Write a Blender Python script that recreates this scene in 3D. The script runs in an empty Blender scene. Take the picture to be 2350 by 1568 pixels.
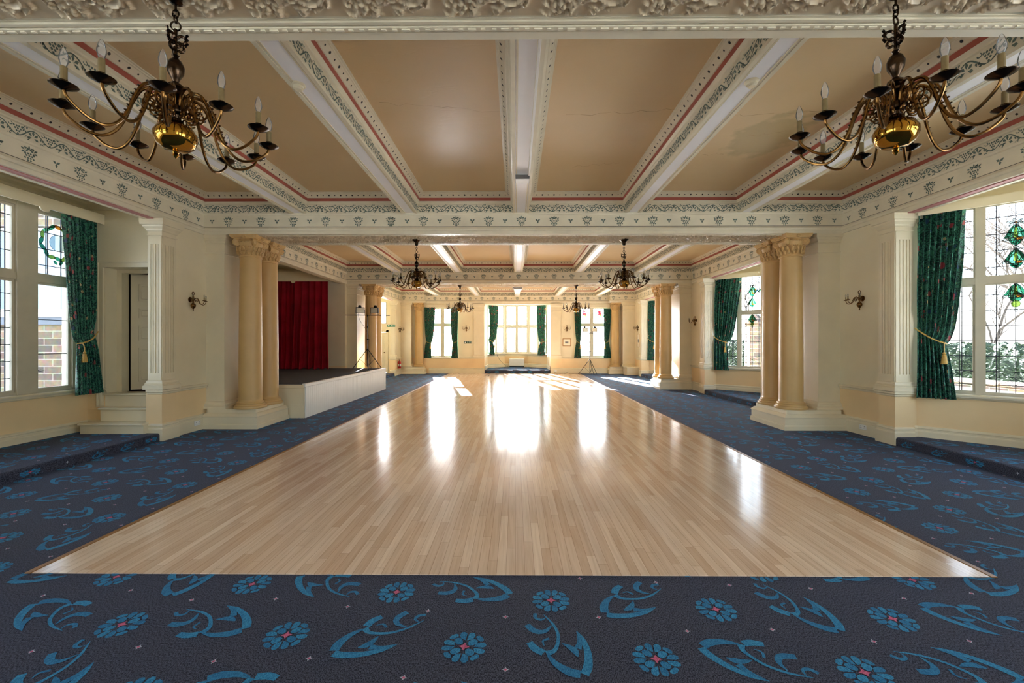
import bpy, math, random
import numpy as np
from mathutils import Vector, Matrix
PI = math.pi
sin, cos, rad = math.sin, math.cos, math.radians
R = random.Random(7)
SC = bpy.context.scene
COL = SC.collection

# ------------------------------------------------------------------ materials
def srgb(r, g, b):
    f = lambda c: (c/255/12.92) if c/255 <= .04045 else ((c/255+.055)/1.055)**2.4
    return (f(r), f(g), f(b), 1)

def newmat(name):
    m = bpy.data.materials.new(name); m.use_nodes = True
    nt = m.node_tree; b = nt.nodes['Principled BSDF']
    return m, nt, b

def mat(name, col, rough=.5, metal=0, var=.06, scale=6., bump=0., bscale=120., spec=.5, coat=0):
    m, nt, b = newmat(name)
    N = nt.nodes.new; L = nt.links.new
    b.inputs['Roughness'].default_value = rough
    b.inputs['Metallic'].default_value = metal
    b.inputs['Specular IOR Level'].default_value = spec
    b.inputs['Coat Weight'].default_value = coat
    tc = N('ShaderNodeTexCoord')
    if var > 0:
        n = N('ShaderNodeTexNoise'); n.inputs['Scale'].default_value = scale; n.inputs['Detail'].default_value = 4
        L(tc.outputs['Object'], n.inputs['Vector'])
        r = N('ShaderNodeValToRGB')
        r.color_ramp.elements[0].position = .3; r.color_ramp.elements[1].position = .7
        r.color_ramp.elements[0].color = (*[c*(1-var) for c in col[:3]], 1)
        r.color_ramp.elements[1].color = (*[min(1, c*(1+var)) for c in col[:3]], 1)
        L(n.outputs['Fac'], r.inputs['Fac']); L(r.outputs['Color'], b.inputs['Base Color'])
    else:
        b.inputs['Base Color'].default_value = col
    if bump > 0:
        n2 = N('ShaderNodeTexNoise'); n2.inputs['Scale'].default_value = bscale; n2.inputs['Detail'].default_value = 3
        L(tc.outputs['Object'], n2.inputs['Vector'])
        bp = N('ShaderNodeBump'); bp.inputs['Strength'].default_value = bump; bp.inputs['Distance'].default_value = .01
        L(n2.outputs['Fac'], bp.inputs['Height']); L(bp.outputs['Normal'], b.inputs['Normal'])
    return m

def wall_mat(name, up, low, zsplit=.80):
    """cream plaster above the dado line, peach paint below it"""
    m, nt, b = newmat(name)
    N = nt.nodes.new; L = nt.links.new
    g = N('ShaderNodeNewGeometry'); s = N('ShaderNodeSeparateXYZ'); L(g.outputs['Position'], s.inputs[0])
    gt = N('ShaderNodeMath'); gt.operation = 'GREATER_THAN'; gt.inputs[1].default_value = zsplit; L(s.outputs['Z'], gt.inputs[0])
    mx = N('ShaderNodeMix'); mx.data_type = 'RGBA'; mx.inputs['A'].default_value = low; mx.inputs['B'].default_value = up
    L(gt.outputs[0], mx.inputs['Factor'])
    n = N('ShaderNodeTexNoise'); n.inputs['Scale'].default_value = 1.3; n.inputs['Detail'].default_value = 6; L(g.outputs['Position'], n.inputs['Vector'])
    r = N('ShaderNodeValToRGB'); r.color_ramp.elements[0].position = .3; r.color_ramp.elements[1].position = .75
    r.color_ramp.elements[0].color = (.9, .88, .86, 1); r.color_ramp.elements[1].color = (1, 1, 1, 1)
    L(n.outputs['Fac'], r.inputs['Fac'])
    mm = N('ShaderNodeMix'); mm.data_type = 'RGBA'; mm.blend_type = 'MULTIPLY'; mm.inputs['Factor'].default_value = 1
    L(mx.outputs['Result'], mm.inputs['A']); L(r.outputs['Color'], mm.inputs['B']); L(mm.outputs['Result'], b.inputs['Base Color'])
    n2 = N('ShaderNodeTexNoise'); n2.inputs['Scale'].default_value = 90; L(g.outputs['Position'], n2.inputs['Vector'])
    bp = N('ShaderNodeBump'); bp.inputs['Strength'].default_value = .12; bp.inputs['Distance'].default_value = .004
    L(n2.outputs['Fac'], bp.inputs['Height']); L(bp.outputs['Normal'], b.inputs['Normal'])
    b.inputs['Roughness'].default_value = .55
    return m

M = {}
M['wall'] = wall_mat('wall_paint', srgb(238, 227, 196), srgb(246, 217, 168))
M['cream'] = mat('cream_gloss_paint', srgb(228, 216, 186), .3, var=.04, scale=3)
M['column'] = mat('column_peach_paint', srgb(206, 170, 112), .38, var=.06, scale=2.5, bump=.08, bscale=60)
M['capital'] = mat('capital_peach_paint', srgb(210, 174, 116), .5, var=.08, scale=14)
M['white'] = mat('white_paint', srgb(238, 237, 233), .35, var=.02)
M['winframe'] = mat('window_cream_paint', srgb(206, 197, 174), .4, var=.04)
M['soffit'] = mat('beam_white_paint', srgb(247, 247, 250), .35, var=.02, scale=2)
M['panel'] = None
M['red'] = mat('red_band_paint', srgb(172, 92, 78), .5, var=.06)
M['pinkband'] = mat('pink_band_paint', srgb(190, 128, 126), .5, var=.05)
M['moulding'] = mat('cornice_cream_paint', srgb(226, 217, 192), .45, var=.05, scale=5)
M['ink'] = mat('stencil_green_paint', srgb(96, 112, 102), .6, var=.25, scale=30)
M['hole'] = mat('dark_hole_paint', srgb(38, 34, 30), .6, var=.1)
M['relief'] = mat('relief_plaster', srgb(214, 196, 164), .42, var=.08, scale=12)
M['brass'] = mat('aged_brass', srgb(116, 84, 46), .26, 1, var=.3, scale=30)
M['brassball'] = mat('polished_brass', srgb(170, 128, 52), .07, 1, var=.06, scale=8)
M['bronze'] = mat('dark_bronze', srgb(64, 50, 38), .22, 1, var=.3, scale=40)
M['candle'] = mat('candle_sleeve_card', srgb(116, 98, 60), .6, var=.12, scale=30)
M['lead'] = mat('lead_came', srgb(40, 40, 52), .5, .3, var=.1)
M['gold'] = mat('gold_rope', srgb(205, 165, 85), .5, var=.25, scale=90)
M['black'] = mat('black_metal', srgb(28, 28, 30), .4, .3, var=.1)
M['steel'] = mat('grey_steel', srgb(130, 130, 132), .3, .8, var=.1)
M['lens'] = mat('floodlight_glass', srgb(225, 222, 205), .15, var=.05)
M['signgreen'] = mat('sign_green', srgb(20, 120, 84), .4, var=.04)
M['signdark'] = mat('sign_dark_green', srgb(14, 66, 44), .4, var=.04)
M['signwhite'] = mat('sign_white', srgb(235, 240, 236), .4, var=.02)
M['redmetal'] = mat('extinguisher_red', srgb(190, 24, 30), .28, var=.05)
M['darkgrey'] = mat('dark_grille', srgb(60, 62, 66), .5, var=.1)
M['wood'] = mat('gilt_wood_frame', srgb(176, 124, 62), .4, var=.2, scale=40)
M['paper'] = mat('picture_mount', srgb(238, 230, 208), .7, var=.03)
M['print'] = mat('engraving_ink', srgb(120, 124, 128), .7, var=.5, scale=50)
M['stagecarpet'] = mat('stage_dark_carpet', srgb(78, 80, 90), .95, var=.25, scale=80, bump=.3, bscale=300, spec=.15)
M['edge'] = mat('oak_edging', srgb(146, 100, 42), .4, var=.2, scale=20)
M['bark'] = mat('bark', srgb(92, 82, 72), .8, var=.3, scale=10)
M['hedge'] = mat('hedge_leaf', srgb(40, 58, 34), .7, var=.5, scale=9)
M['paving'] = mat('outdoor_paving', srgb(240, 236, 228), .8, var=.1, scale=.7)
M['stonewall'] = None
M['darkroom'] = mat('passage_paint', srgb(70, 40, 36), .7, var=.1)
M['redcloth'] = mat('red_cloth', srgb(150, 20, 34), .8, var=.2)
M['blueglass'] = mat('outer_window_glass', srgb(150, 166, 186), .08, var=.05)
M['slate'] = mat('slate_lintel', srgb(108, 112, 120), .7, var=.1)
M['outline'] = mat('carpet_outline', srgb(10, 14, 26), .95, var=.1, spec=.1)

def panel_mat():
    m, nt, b = newmat('ceiling_panel_paint'); N = nt.nodes.new; L = nt.links.new
    g = N('ShaderNodeNewGeometry')
    n = N('ShaderNodeTexNoise'); n.inputs['Scale'].default_value = .9; n.inputs['Detail'].default_value = 5; L(g.outputs['Position'], n.inputs['Vector'])
    r = N('ShaderNodeValToRGB'); r.color_ramp.elements[0].position = .3; r.color_ramp.elements[1].position = .75
    r.color_ramp.elements[0].color = srgb(222, 194, 146); r.color_ramp.elements[1].color = srgb(230, 204, 160)
    L(n.outputs['Fac'], r.inputs['Fac'])
    # old damp stain beside the right-hand beam
    st = N('ShaderNodeMapping'); st.inputs['Location'].default_value = (-3.35/.55, -5.95/.75, 0); st.inputs['Scale'].default_value = (1/.55, 1/.75, 0); L(g.outputs['Position'], st.inputs['Vector'])
    ln = N('ShaderNodeVectorMath'); ln.operation = 'LENGTH'; L(st.outputs[0], ln.inputs[0])
    n4 = N('ShaderNodeTexNoise'); n4.inputs['Scale'].default_value = 5; L(g.outputs['Position'], n4.inputs['Vector'])
    ad = N('ShaderNodeMath'); ad.operation = 'MULTIPLY_ADD'; ad.inputs[1].default_value = .9; L(n4.outputs['Fac'], ad.inputs[0]); L(ln.outputs['Value'], ad.inputs[2])
    ms = N('ShaderNodeMapRange'); ms.inputs['From Min'].default_value = 1.35; ms.inputs['From Max'].default_value = 1.15; ms.inputs['To Max'].default_value = .55; L(ad.outputs[0], ms.inputs['Value'])
    sm = N('ShaderNodeMix'); sm.data_type = 'RGBA'; L(ms.outputs[0], sm.inputs['Factor']); L(r.outputs['Color'], sm.inputs['A']); sm.inputs['B'].default_value = srgb(178, 160, 104)
    L(sm.outputs['Result'], b.inputs['Base Color'])
    # hairline cracks in the plaster
    mp = N('ShaderNodeMapping'); mp.inputs['Scale'].default_value = (.35, 1.6, 1); L(g.outputs['Position'], mp.inputs['Vector'])
    n3 = N('ShaderNodeTexNoise'); n3.inputs['Scale'].default_value = .8; n3.inputs['Detail'].default_value = 8; L(mp.outputs[0], n3.inputs['Vector'])
    ab = N('ShaderNodeMath'); ab.operation = 'SUBTRACT'; ab.inputs[1].default_value = .52; L(n3.outputs['Fac'], ab.inputs[0])
    ab2 = N('ShaderNodeMath'); ab2.operation = 'ABSOLUTE'; L(ab.outputs[0], ab2.inputs[0])
    mr = N('ShaderNodeMapRange'); mr.inputs['From Max'].default_value = .006; L(ab2.outputs[0], mr.inputs['Value'])
    bp = N('ShaderNodeBump'); bp.inputs['Strength'].default_value = .12; bp.inputs['Distance'].default_value = .006
    L(mr.outputs[0], bp.inputs['Height']); L(bp.outputs['Normal'], b.inputs['Normal'])
    b.inputs['Roughness'].default_value = .45
    return m
M['panel'] = panel_mat()

def stone_mat():
    m, nt, b = newmat('coursed_stone'); N = nt.nodes.new; L = nt.links.new
    tc = N('ShaderNodeTexCoord'); sp = N('ShaderNodeSeparateXYZ'); L(tc.outputs['Object'], sp.inputs[0])
    ad = N('ShaderNodeMath'); L(sp.outputs['X'], ad.inputs[0]); L(sp.outputs['Y'], ad.inputs[1])
    cb = N('ShaderNodeCombineXYZ'); L(ad.outputs[0], cb.inputs['X']); L(sp.outputs['Z'], cb.inputs['Y'])
    br = N('ShaderNodeTexBrick'); L(cb.outputs[0], br.inputs['Vector'])
    br.inputs['Scale'].default_value = 1; br.inputs['Brick Width'].default_value = .42; br.inputs['Row Height'].default_value = .17
    br.inputs['Mortar Size'].default_value = .012; br.inputs['Color1'].default_value = srgb(138, 116, 92); br.inputs['Color2'].default_value = srgb(70, 66, 62)
    br.inputs['Mortar'].default_value = srgb(160, 148, 128); br.inputs['Bias'].default_value = -.2
    n = N('ShaderNodeTexNoise'); n.inputs['Scale'].default_value = 9; n.inputs['Detail'].default_value = 5; L(cb.outputs[0], n.inputs['Vector'])
    mm = N('ShaderNodeMix'); mm.data_type = 'RGBA'; mm.blend_type = 'OVERLAY'; mm.inputs['Factor'].default_value = .5
    L(br.outputs['Color'], mm.inputs['A']); L(n.outputs['Color'], mm.inputs['B']); L(mm.outputs['Result'], b.inputs['Base Color'])
    b.inputs['Roughness'].default_value = .85
    bp = N('ShaderNodeBump'); bp.inputs['Strength'].default_value = .5; bp.inputs['Distance'].default_value = .02
    L(br.outputs['Fac'], bp.inputs['Height']); bp.invert = True; L(bp.outputs['Normal'], b.inputs['Normal'])
    return m
M['stonewall'] = stone_mat()

def carpet_mat(name, c0, c1, sc=210):
    m, nt, b = newmat(name); N = nt.nodes.new; L = nt.links.new
    tc = N('ShaderNodeTexCoord')
    mp = N('ShaderNodeMapping'); mp.inputs['Scale'].default_value = (1, .45, 1); L(tc.outputs['Object'], mp.inputs['Vector'])
    n = N('ShaderNodeTexNoise'); n.inputs['Scale'].default_value = sc; n.inputs['Detail'].default_value = 3; L(mp.outputs[0], n.inputs['Vector'])
    r = N('ShaderNodeValToRGB'); r.color_ramp.elements[0].position = .38; r.color_ramp.elements[1].position = .62
    r.color_ramp.elements[0].color = c0; r.color_ramp.elements[1].color = c1
    L(n.outputs['Fac'], r.inputs['Fac']); L(r.outputs['Color'], b.inputs['Base Color'])
    bp = N('ShaderNodeBump'); bp.inputs['Strength'].default_value = .25; bp.inputs['Distance'].default_value = .004
    L(n.outputs['Fac'], bp.inputs['Height']); L(bp.outputs['Normal'], b.inputs['Normal'])
    b.inputs['Roughness'].default_value = .85; b.inputs['Specular IOR Level'].default_value = .25
    b.inputs['Sheen Weight'].default_value = .08; b.inputs['Sheen Roughness'].default_value = .4
    b.inputs['Sheen Tint'].default_value = (.45, .6, 1, 1)
    return m
M['carpet'] = carpet_mat('navy_heather_carpet', srgb(16, 18, 30), srgb(80, 83, 100))
M['teal'] = carpet_mat('carpet_teal_motif', srgb(26, 104, 148), srgb(56, 142, 186))
M['teal2'] = carpet_mat('carpet_blue_motif', srgb(24, 94, 138), srgb(48, 128, 172))
M['pink'] = carpet_mat('carpet_pink_motif', srgb(168, 70, 104), srgb(206, 110, 140))
M['pale'] = carpet_mat('carpet_pale_motif', srgb(150, 156, 176), srgb(190, 196, 208))

def dance_mat():
    m, nt, b = newmat('maple_strip_floor'); N = nt.nodes.new; L = nt.links.new
    tc = N('ShaderNodeTexCoord'); sp = N('ShaderNodeSeparateXYZ'); L(tc.outputs['Object'], sp.inputs[0])
    # every strip gets its own random run of end joints
    dv = N('ShaderNodeMath'); dv.operation = 'DIVIDE'; dv.inputs[1].default_value = .066; L(sp.outputs['X'], dv.inputs[0])
    fl = N('ShaderNodeMath'); fl.operation = 'FLOOR'; L(dv.outputs[0], fl.inputs[0])
    wn = N('ShaderNodeTexWhiteNoise'); wn.noise_dimensions = '1D'; L(fl.outputs[0], wn.inputs['W'])
    ma = N('ShaderNodeMath'); ma.operation = 'MULTIPLY_ADD'; ma.inputs[1].default_value = 7.3; L(wn.outputs['Value'], ma.inputs[0]); L(sp.outputs['Y'], ma.inputs[2])
    cb = N('ShaderNodeCombineXYZ'); L(ma.outputs[0], cb.inputs['X']); L(sp.outputs['X'], cb.inputs['Y'])
    br = N('ShaderNodeTexBrick'); L(cb.outputs[0], br.inputs['Vector'])
    br.offset = 0; br.offset_frequency = 2; br.squash = 1
    br.inputs['Scale'].default_value = 1; br.inputs['Brick Width'].default_value = 1.15; br.inputs['Row Height'].default_value = .066
    br.inputs['Mortar Size'].default_value = .0009; br.inputs['Bias'].default_value = .0
    br.inputs['Color1'].default_value = srgb(240, 218, 194); br.inputs['Color2'].default_value = srgb(216, 186, 158); br.inputs['Mortar'].default_value = srgb(150, 112, 82)
    mp = N('ShaderNodeMapping'); mp.inputs['Scale'].default_value = (1.1, 26, 1); L(cb.outputs[0], mp.inputs['Vector'])
    n = N('ShaderNodeTexNoise'); n.inputs['Scale'].default_value = 1.6; n.inputs['Detail'].default_value = 6; n.inputs['Distortion'].default_value = .5; L(mp.outputs[0], n.inputs['Vector'])
    r = N('ShaderNodeValToRGB'); r.color_ramp.elements[0].position = .28; r.color_ramp.elements[1].position = .6
    r.color_ramp.elements[0].color = (.80, .74, .68, 1); r.color_ramp.elements[1].color = (1, 1, 1, 1)
    L(n.outputs['Fac'], r.inputs['Fac'])
    mm = N('ShaderNodeMix'); mm.data_type = 'RGBA'; mm.blend_type = 'MULTIPLY'; mm.inputs['Factor'].default_value = .8
    L(br.outputs['Color'], mm.inputs['A']); L(r.outputs['Color'], mm.inputs['B']); L(mm.outputs['Result'], b.inputs['Base Color'])
    n2 = N('ShaderNodeTexNoise'); n2.inputs['Scale'].default_value = 1.4; n2.inputs['Detail'].default_value = 6; L(tc.outputs['Object'], n2.inputs['Vector'])
    mr = N('ShaderNodeMapRange'); mr.inputs['To Min'].default_value = .11; mr.inputs['To Max'].default_value = .18; L(n2.outputs['Fac'], mr.inputs['Value'])
    L(mr.outputs[0], b.inputs['Roughness'])
    mp3 = N('ShaderNodeMapping'); mp3.inputs['Scale'].default_value = (15, 1.2, 1); L(tc.outputs['Object'], mp3.inputs['Vector'])
    n3 = N('ShaderNodeTexNoise'); n3.inputs['Scale'].default_value = 1; n3.inputs['Detail'].default_value = 2; L(mp3.outputs[0], n3.inputs['Vector'])
    bp = N('ShaderNodeBump'); bp.inputs['Strength'].default_value = .06; bp.inputs['Distance'].default_value = .01
    L(n3.outputs['Fac'], bp.inputs['Height']); L(bp.outputs['Normal'], b.inputs['Normal'])
    b.inputs['Specular IOR Level'].default_value = .45
    return m
M['dance'] = dance_mat()

def glass_mat(name, tint=(1, 1, 1, 1), gl=.06, rough=.02, frost=0):
    m = bpy.data.materials.new(name); m.use_nodes = True; nt = m.node_tree
    for n in list(nt.nodes): nt.nodes.remove(n)
    N = nt.nodes.new; L = nt.links.new
    o = N('ShaderNodeOutputMaterial'); t = N('ShaderNodeBsdfTransparent'); t.inputs[0].default_value = tint
    g = N('ShaderNodeBsdfGlossy'); g.inputs['Roughness'].default_value = rough
    fr = N('ShaderNodeLayerWeight'); fr.inputs['Blend'].default_value = gl
    if frost:
        tl = N('ShaderNodeBsdfTranslucent'); tl.inputs[0].default_value = (.95, .95, .95, 1); df = N('ShaderNodeBsdfDiffuse'); df.inputs[0].default_value = (.9, .9, .9, 1)
        m1 = N('ShaderNodeMixShader'); m1.inputs[0].default_value = .5; L(tl.outputs[0], m1.inputs[1]); L(df.outputs[0], m1.inputs[2])
        m2 = N('ShaderNodeMixShader'); m2.inputs[0].default_value = frost; L(t.outputs[0], m2.inputs[1]); L(m1.outputs[0], m2.inputs[2]); t = m2
    mx = N('ShaderNodeMixShader'); L(fr.outputs['Fresnel'], mx.inputs[0]); L(t.outputs[0], mx.inputs[1]); L(g.outputs[0], mx.inputs[2])
    L(mx.outputs[0], o.inputs[0])
    return m
M['glass'] = glass_mat('window_glass', (.97, .985, 1, 1), .12)
M['bulb'] = glass_mat('bulb_glass', (.97, .98, 1, 1), .22, .04, .13)
for k, c in dict(jade=(.015, .11, .06, 1), mint=(.06, .22, .13, 1), lime=(.11, .19, .03, 1), amber=(.3, .11, .01, 1),
                 ruby=(.16, .008, .01, 1), sky=(.02, .08, .2, 1), milk=(.3, .36, .34, 1), rose=(.28, .07, .08, 1)).items():
    M[k] = glass_mat('stained_' + k, c, .1)

def curtain_mat():
    """deep green furnishing print: scrolling leaves with red, blue and cream flower heads"""
    m, nt, b = newmat('floral_curtain_print'); N = nt.nodes.new; L = nt.links.new
    uv = N('ShaderNodeUVMap'); uv.uv_map = 'UVMap'
    base = srgb(20, 58, 56)
    # scrolling leaves: distorted bands
    w = N('ShaderNodeTexNoise'); w.inputs['Scale'].default_value = 10; w.inputs['Detail'].default_value = 1; w.inputs['Distortion'].default_value = 1.6; L(uv.outputs[0], w.inputs['Vector'])
    sn = N('ShaderNodeMath'); sn.operation = 'MULTIPLY'; sn.inputs[1].default_value = 26; L(w.outputs['Fac'], sn.inputs[0])
    s2 = N('ShaderNodeMath'); s2.operation = 'SINE'; L(sn.outputs[0], s2.inputs[0])
    r = N('ShaderNodeValToRGB'); r.color_ramp.elements[0].position = .25; r.color_ramp.elements[1].position = .75
    r.color_ramp.elements[0].color = base; r.color_ramp.elements[1].color = srgb(70, 138, 112)
    mr = N('ShaderNodeMapRange'); mr.inputs['From Min'].default_value = -1; mr.inputs['From Max'].default_value = 1; L(s2.outputs[0], mr.inputs['Value']); L(mr.outputs[0], r.inputs['Fac'])
    cur = r.outputs['Color']
    for sc_, off, thr, c in ((4.4, 0, .17, srgb(178, 70, 78)), (5.2, 3.3, .14, srgb(58, 86, 122)), (6.2, 7.7, .12, srgb(212, 186, 136)), (5.0, 12.1, .13, srgb(190, 96, 94)), (7.5, 21.3, .10, srgb(128, 164, 118))):
        mp = N('ShaderNodeMapping'); mp.inputs['Location'].default_value = (off, off*.7, 0); mp.inputs['Scale'].default_value = (1, .8, 1); L(uv.outputs[0], mp.inputs['Vector'])
        v = N('ShaderNodeTexVoronoi'); v.inputs['Scale'].default_value = sc_; v.inputs['Randomness'].default_value = .55; L(mp.outputs[0], v.inputs['Vector'])
        nn = N('ShaderNodeTexNoise'); nn.inputs['Scale'].default_value = 26; L(uv.outputs[0], nn.inputs['Vector'])
        ad = N('ShaderNodeMath'); ad.operation = 'MULTIPLY_ADD'; ad.inputs[1].default_value = .22; L(nn.outputs['Fac'], ad.inputs[0]); L(v.outputs['Distance'], ad.inputs[2])
        lt = N('ShaderNodeMath'); lt.operation = 'LESS_THAN'; lt.inputs[1].default_value = thr + .12; L(ad.outputs[0], lt.inputs[0])
        mx = N('ShaderNodeMix'); mx.data_type = 'RGBA'; L(lt.outputs[0], mx.inputs['Factor']); L(cur, mx.inputs['A']); mx.inputs['B'].default_value = c
        cur = mx.outputs['Result']
    L(cur, b.inputs['Base Color'])
    b.inputs['Roughness'].default_value = .42; b.inputs['Specular IOR Level'].default_value = .45
    return m
M['curtain'] = curtain_mat()
def velvet_mat():
    m = mat('red_velvet', srgb(158, 12, 34), .7, var=.25, scale=3, bump=.1, bscale=200, spec=.2)
    b = m.node_tree.nodes['Principled BSDF']; b.inputs['Sheen Weight'].default_value = .6; b.inputs['Sheen Tint'].default_value = (1, .12, .2, 1); b.inputs['Sheen Roughness'].default_value = .35
    return m
M['velvet'] = velvet_mat()

# ------------------------------------------------------------------ mesh builder
class MB:
    def __init__(s): s.v = []; s.f = []; s.m = []; s.sm = []; s.uv = None
    def add(s, vs, fs, mi=0, smooth=False):
        o = len(s.v); s.v.extend([tuple(v) for v in vs])
        for f in fs: s.f.append(tuple(i+o for i in f)); s.m.append(mi); s.sm.append(smooth)
    def box(s, x0, x1, y0, y1, z0, z1, mi=0):
        vs = [(x, y, z) for z in (z0, z1) for y in (y0, y1) for x in (x0, x1)]
        s.add(vs, [(0, 2, 3, 1), (4, 5, 7, 6), (0, 1, 5, 4), (2, 6, 7, 3), (0, 4, 6, 2), (1, 3, 7, 5)], mi)
    def bevbox(s, x0, x1, y0, y1, z0, z1, b=.01, mi=0):
        """box with chamfered vertical and horizontal edges"""
        lv = [(z0, b), (z0+b, 0), (z1-b, 0), (z1, b)]
        rings = []
        for z, i in lv:
            a0, a1, c0, c1 = x0+i, x1-i, y0+i, y1-i
            rings.append([(a0+b, c0, z), (a1-b, c0, z), (a1, c0+b, z), (a1, c1-b, z), (a1-b, c1, z), (a0+b, c1, z), (a0, c1-b, z), (a0, c0+b, z)])
        s.loft(rings, mi, cap=True)
    def loft(s, rings, mi=0, cap=False, smooth=False, closed=True):
        n = len(rings[0]); vs = [p for r in rings for p in r]; fs = []
        for i in range(len(rings)-1):
            for j in range(n if closed else n-1):
                k = (j+1) % n
                fs.append((i*n+j, i*n+k, (i+1)*n+k, (i+1)*n+j))
        if cap: fs.append(tuple(range(n))[::-1]); fs.append(tuple((len(rings)-1)*n+j for j in range(n)))
        s.add(vs, fs, mi, smooth)
    def lathe(s, prof, c=(0, 0, 0), n=24, mi=0, cap=True, smooth=True, ax='z'):
        rings = []
        for r, z in prof:
            r = max(r, 1e-4)
            ring = []
            for k in range(n):
                a = 2*PI*k/n; p = (r*cos(a), r*sin(a), z)
                if ax == 'y': p = (p[0], p[2], p[1])
                if ax == 'x': p = (p[2], p[0], p[1])
                ring.append((c[0]+p[0], c[1]+p[1], c[2]+p[2]))
            rings.append(ring)
        s.loft(rings, mi, cap, smooth)
    def tube(s, pts, r, n=8, mi=0, cap=True):
        pts = [Vector(p) for p in pts]; rs = r if isinstance(r, (list, tuple)) else [r]*len(pts)
        rings = []; up = None
        for i, p in enumerate(pts):
            t = (pts[min(i+1, len(pts)-1)] - pts[max(i-1, 0)])
            if t.length < 1e-9: t = Vector((0, 0, 1))
            t.normalize()
            if up is None: up = t.orthogonal().normalized()
            up = (up - t*up.dot(t))
            if up.length < 1e-6: up = t.orthogonal()
            up.normalize(); b = t.cross(up)
            rings.append([tuple(p + (up*cos(2*PI*k/n) + b*sin(2*PI*k/n))*rs[i]) for k in range(n)])
        s.loft(rings, mi, cap, True)
    def prism(s, poly, z0, z1, mi=0):
        n = len(poly)
        s.loft([[(x, y, z0) for x, y in poly], [(x, y, z1) for x, y in poly]], mi, True)
    def build(s, name, mats, parent=None, kind=None, sharp=38):
        me = bpy.data.meshes.new(name); me.from_pydata(s.v, [], s.f)
        if not isinstance(mats, (list, tuple)): mats = [mats]
        for m in mats: me.materials.append(M[m] if isinstance(m, str) else m)
        me.polygons.foreach_set('material_index', s.m)
        me.polygons.foreach_set('use_smooth', s.sm)
        if any(s.sm): me.set_sharp_from_angle(angle=rad(sharp))
        me.update()
        o = bpy.data.objects.new(name, me); COL.objects.link(o)
        if parent: o.parent = parent
        if kind: o['kind'] = kind
        return o

def tag(o, label, cat, group=None):
    o['label'] = label; o['category'] = cat
    if group: o['group'] = group
    return o
def thing(name, label, cat, loc=(0, 0, 0), rz=0, group=None):
    o = bpy.data.objects.new(name, None); COL.objects.link(o); o.empty_display_size = .1
    o.location = loc; o.rotation_euler = (0, 0, rz)
    return tag(o, label, cat, group)
def dup(root, loc, rz, label=None, group=None):
    r = root.copy(); COL.objects.link(r); r.location = loc; r.rotation_euler = (0, 0, rz)
    if label: r['label'] = label
    if group: r['group'] = group
    def kids(a, b):
        for ch in list(a.children):
            c = ch.copy(); COL.objects.link(c); c.parent = b; kids(ch, c)
    kids(root, r)
    return r
def shift_parent(o, root):
    """parent a mesh drawn in world coordinates under an Empty that stands elsewhere"""
    o.parent = root
    o.matrix_parent_inverse = (Matrix.Translation(root.location) @ root.rotation_euler.to_matrix().to_4x4()).inverted()
    return o

def offset_poly(poly, p, closed=True):
    """inset a polyline to its left by p with mitred corners"""
    n = len(poly); out = []
    for i in range(n):
        a = Vector(poly[i-1]) if (closed or i > 0) else None
        b = Vector(poly[i]); c = Vector(poly[(i+1) % n]) if (closed or i < n-1) else None
        d1 = (b-a).normalized() if a is not None else None
        d2 = (c-b).normalized() if c is not None else None
        if d1 is None: d1 = d2
        if d2 is None: d2 = d1
        n1 = Vector((-d1.y, d1.x)); n2 = Vector((-d2.y, d2.x))
        m = (n1+n2); k = 1 + n1.dot(n2)
        out.append(b + m*(p/max(k, .2)))
    return out
def sweep(mb, poly, prof, closed=True, mis=None):
    """prof = [(inset p, z)]: mouldings along a plan polyline"""
    rings = []
    for p, z in prof:
        rings.append([(q.x, q.y, z) for q in offset_poly(poly, p, closed)])
    for i in range(len(rings)-1):
        mb.loft([rings[i], rings[i+1]], mis[i] if mis else 0, closed=closed)
SKY, SUN, EXPO = 1.6, 85, .17
# ------------------------------------------------------------------ the room shell
WL, WR = -5.80, 6.02
YA0, YA1, YB0, YB1, YC0, YC1, YF, YBK = 2.0, 2.87, 8.15, 9.0, 15.05, 15.9, 22.6, -3.5
ZB, ZP, ZM = 3.60, 4.352, 4.0
XB = [.10+k for k in (-4.13, -2.06, 0, 2.06, 4.13)]; HB = .135
trim_n = [0]
def trim(mb, mats):
    trim_n[0] += 1
    return mb.build('trim_%d' % trim_n[0], mats, kind='structure')

# walls (peach below the dado rail, cream above)
w = MB()
for y0, y1, z0 in ((-3.7, -3.2, 0), (-3.2, 1.8, 3.6), (1.8, 3.97, 0), (3.97, 7.15, ZB), (7.15, 9.25, 0), (9.25, 14.93, ZB), (14.93, 17.8, 0), (17.8, 20.95, ZB), (20.95, 22.9, 0)):
    w.box(WL-.2, WL, y0, y1, z0, 4.6)
w.box(WL-.2, WL, -3.2, 1.8, 0, .8); w.box(-6.0, -5.74, 7.1, 7.40, 0, .83); w.box(-6.0, -5.74, 20.9, 21.2, 0, .83)
w.build('wall_left', 'wall', kind='structure')
w = MB()
for y0, y1, z0 in ((-3.7, -3.2, 0), (-3.2, 1.8, 3.6), (1.8, 3.96, 0), (3.96, 6.95, ZB), (6.95, 10.86, 0), (10.86, 13.85, ZB), (13.85, 17.76, 0), (17.76, 20.75, ZB), (20.75, 22.9, 0)):
    w.box(WR, WR+.2, y0, y1, z0, 4.6)
w.box(WR, WR+.2, -3.2, 1.8, 0, .8)
for k in range(3): w.box(5.905, 6.21, 6.894+6.9*k, 7.2+6.9*k, 0, .83)
w.build('wall_right', 'wall', kind='structure')
w = MB()
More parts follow.
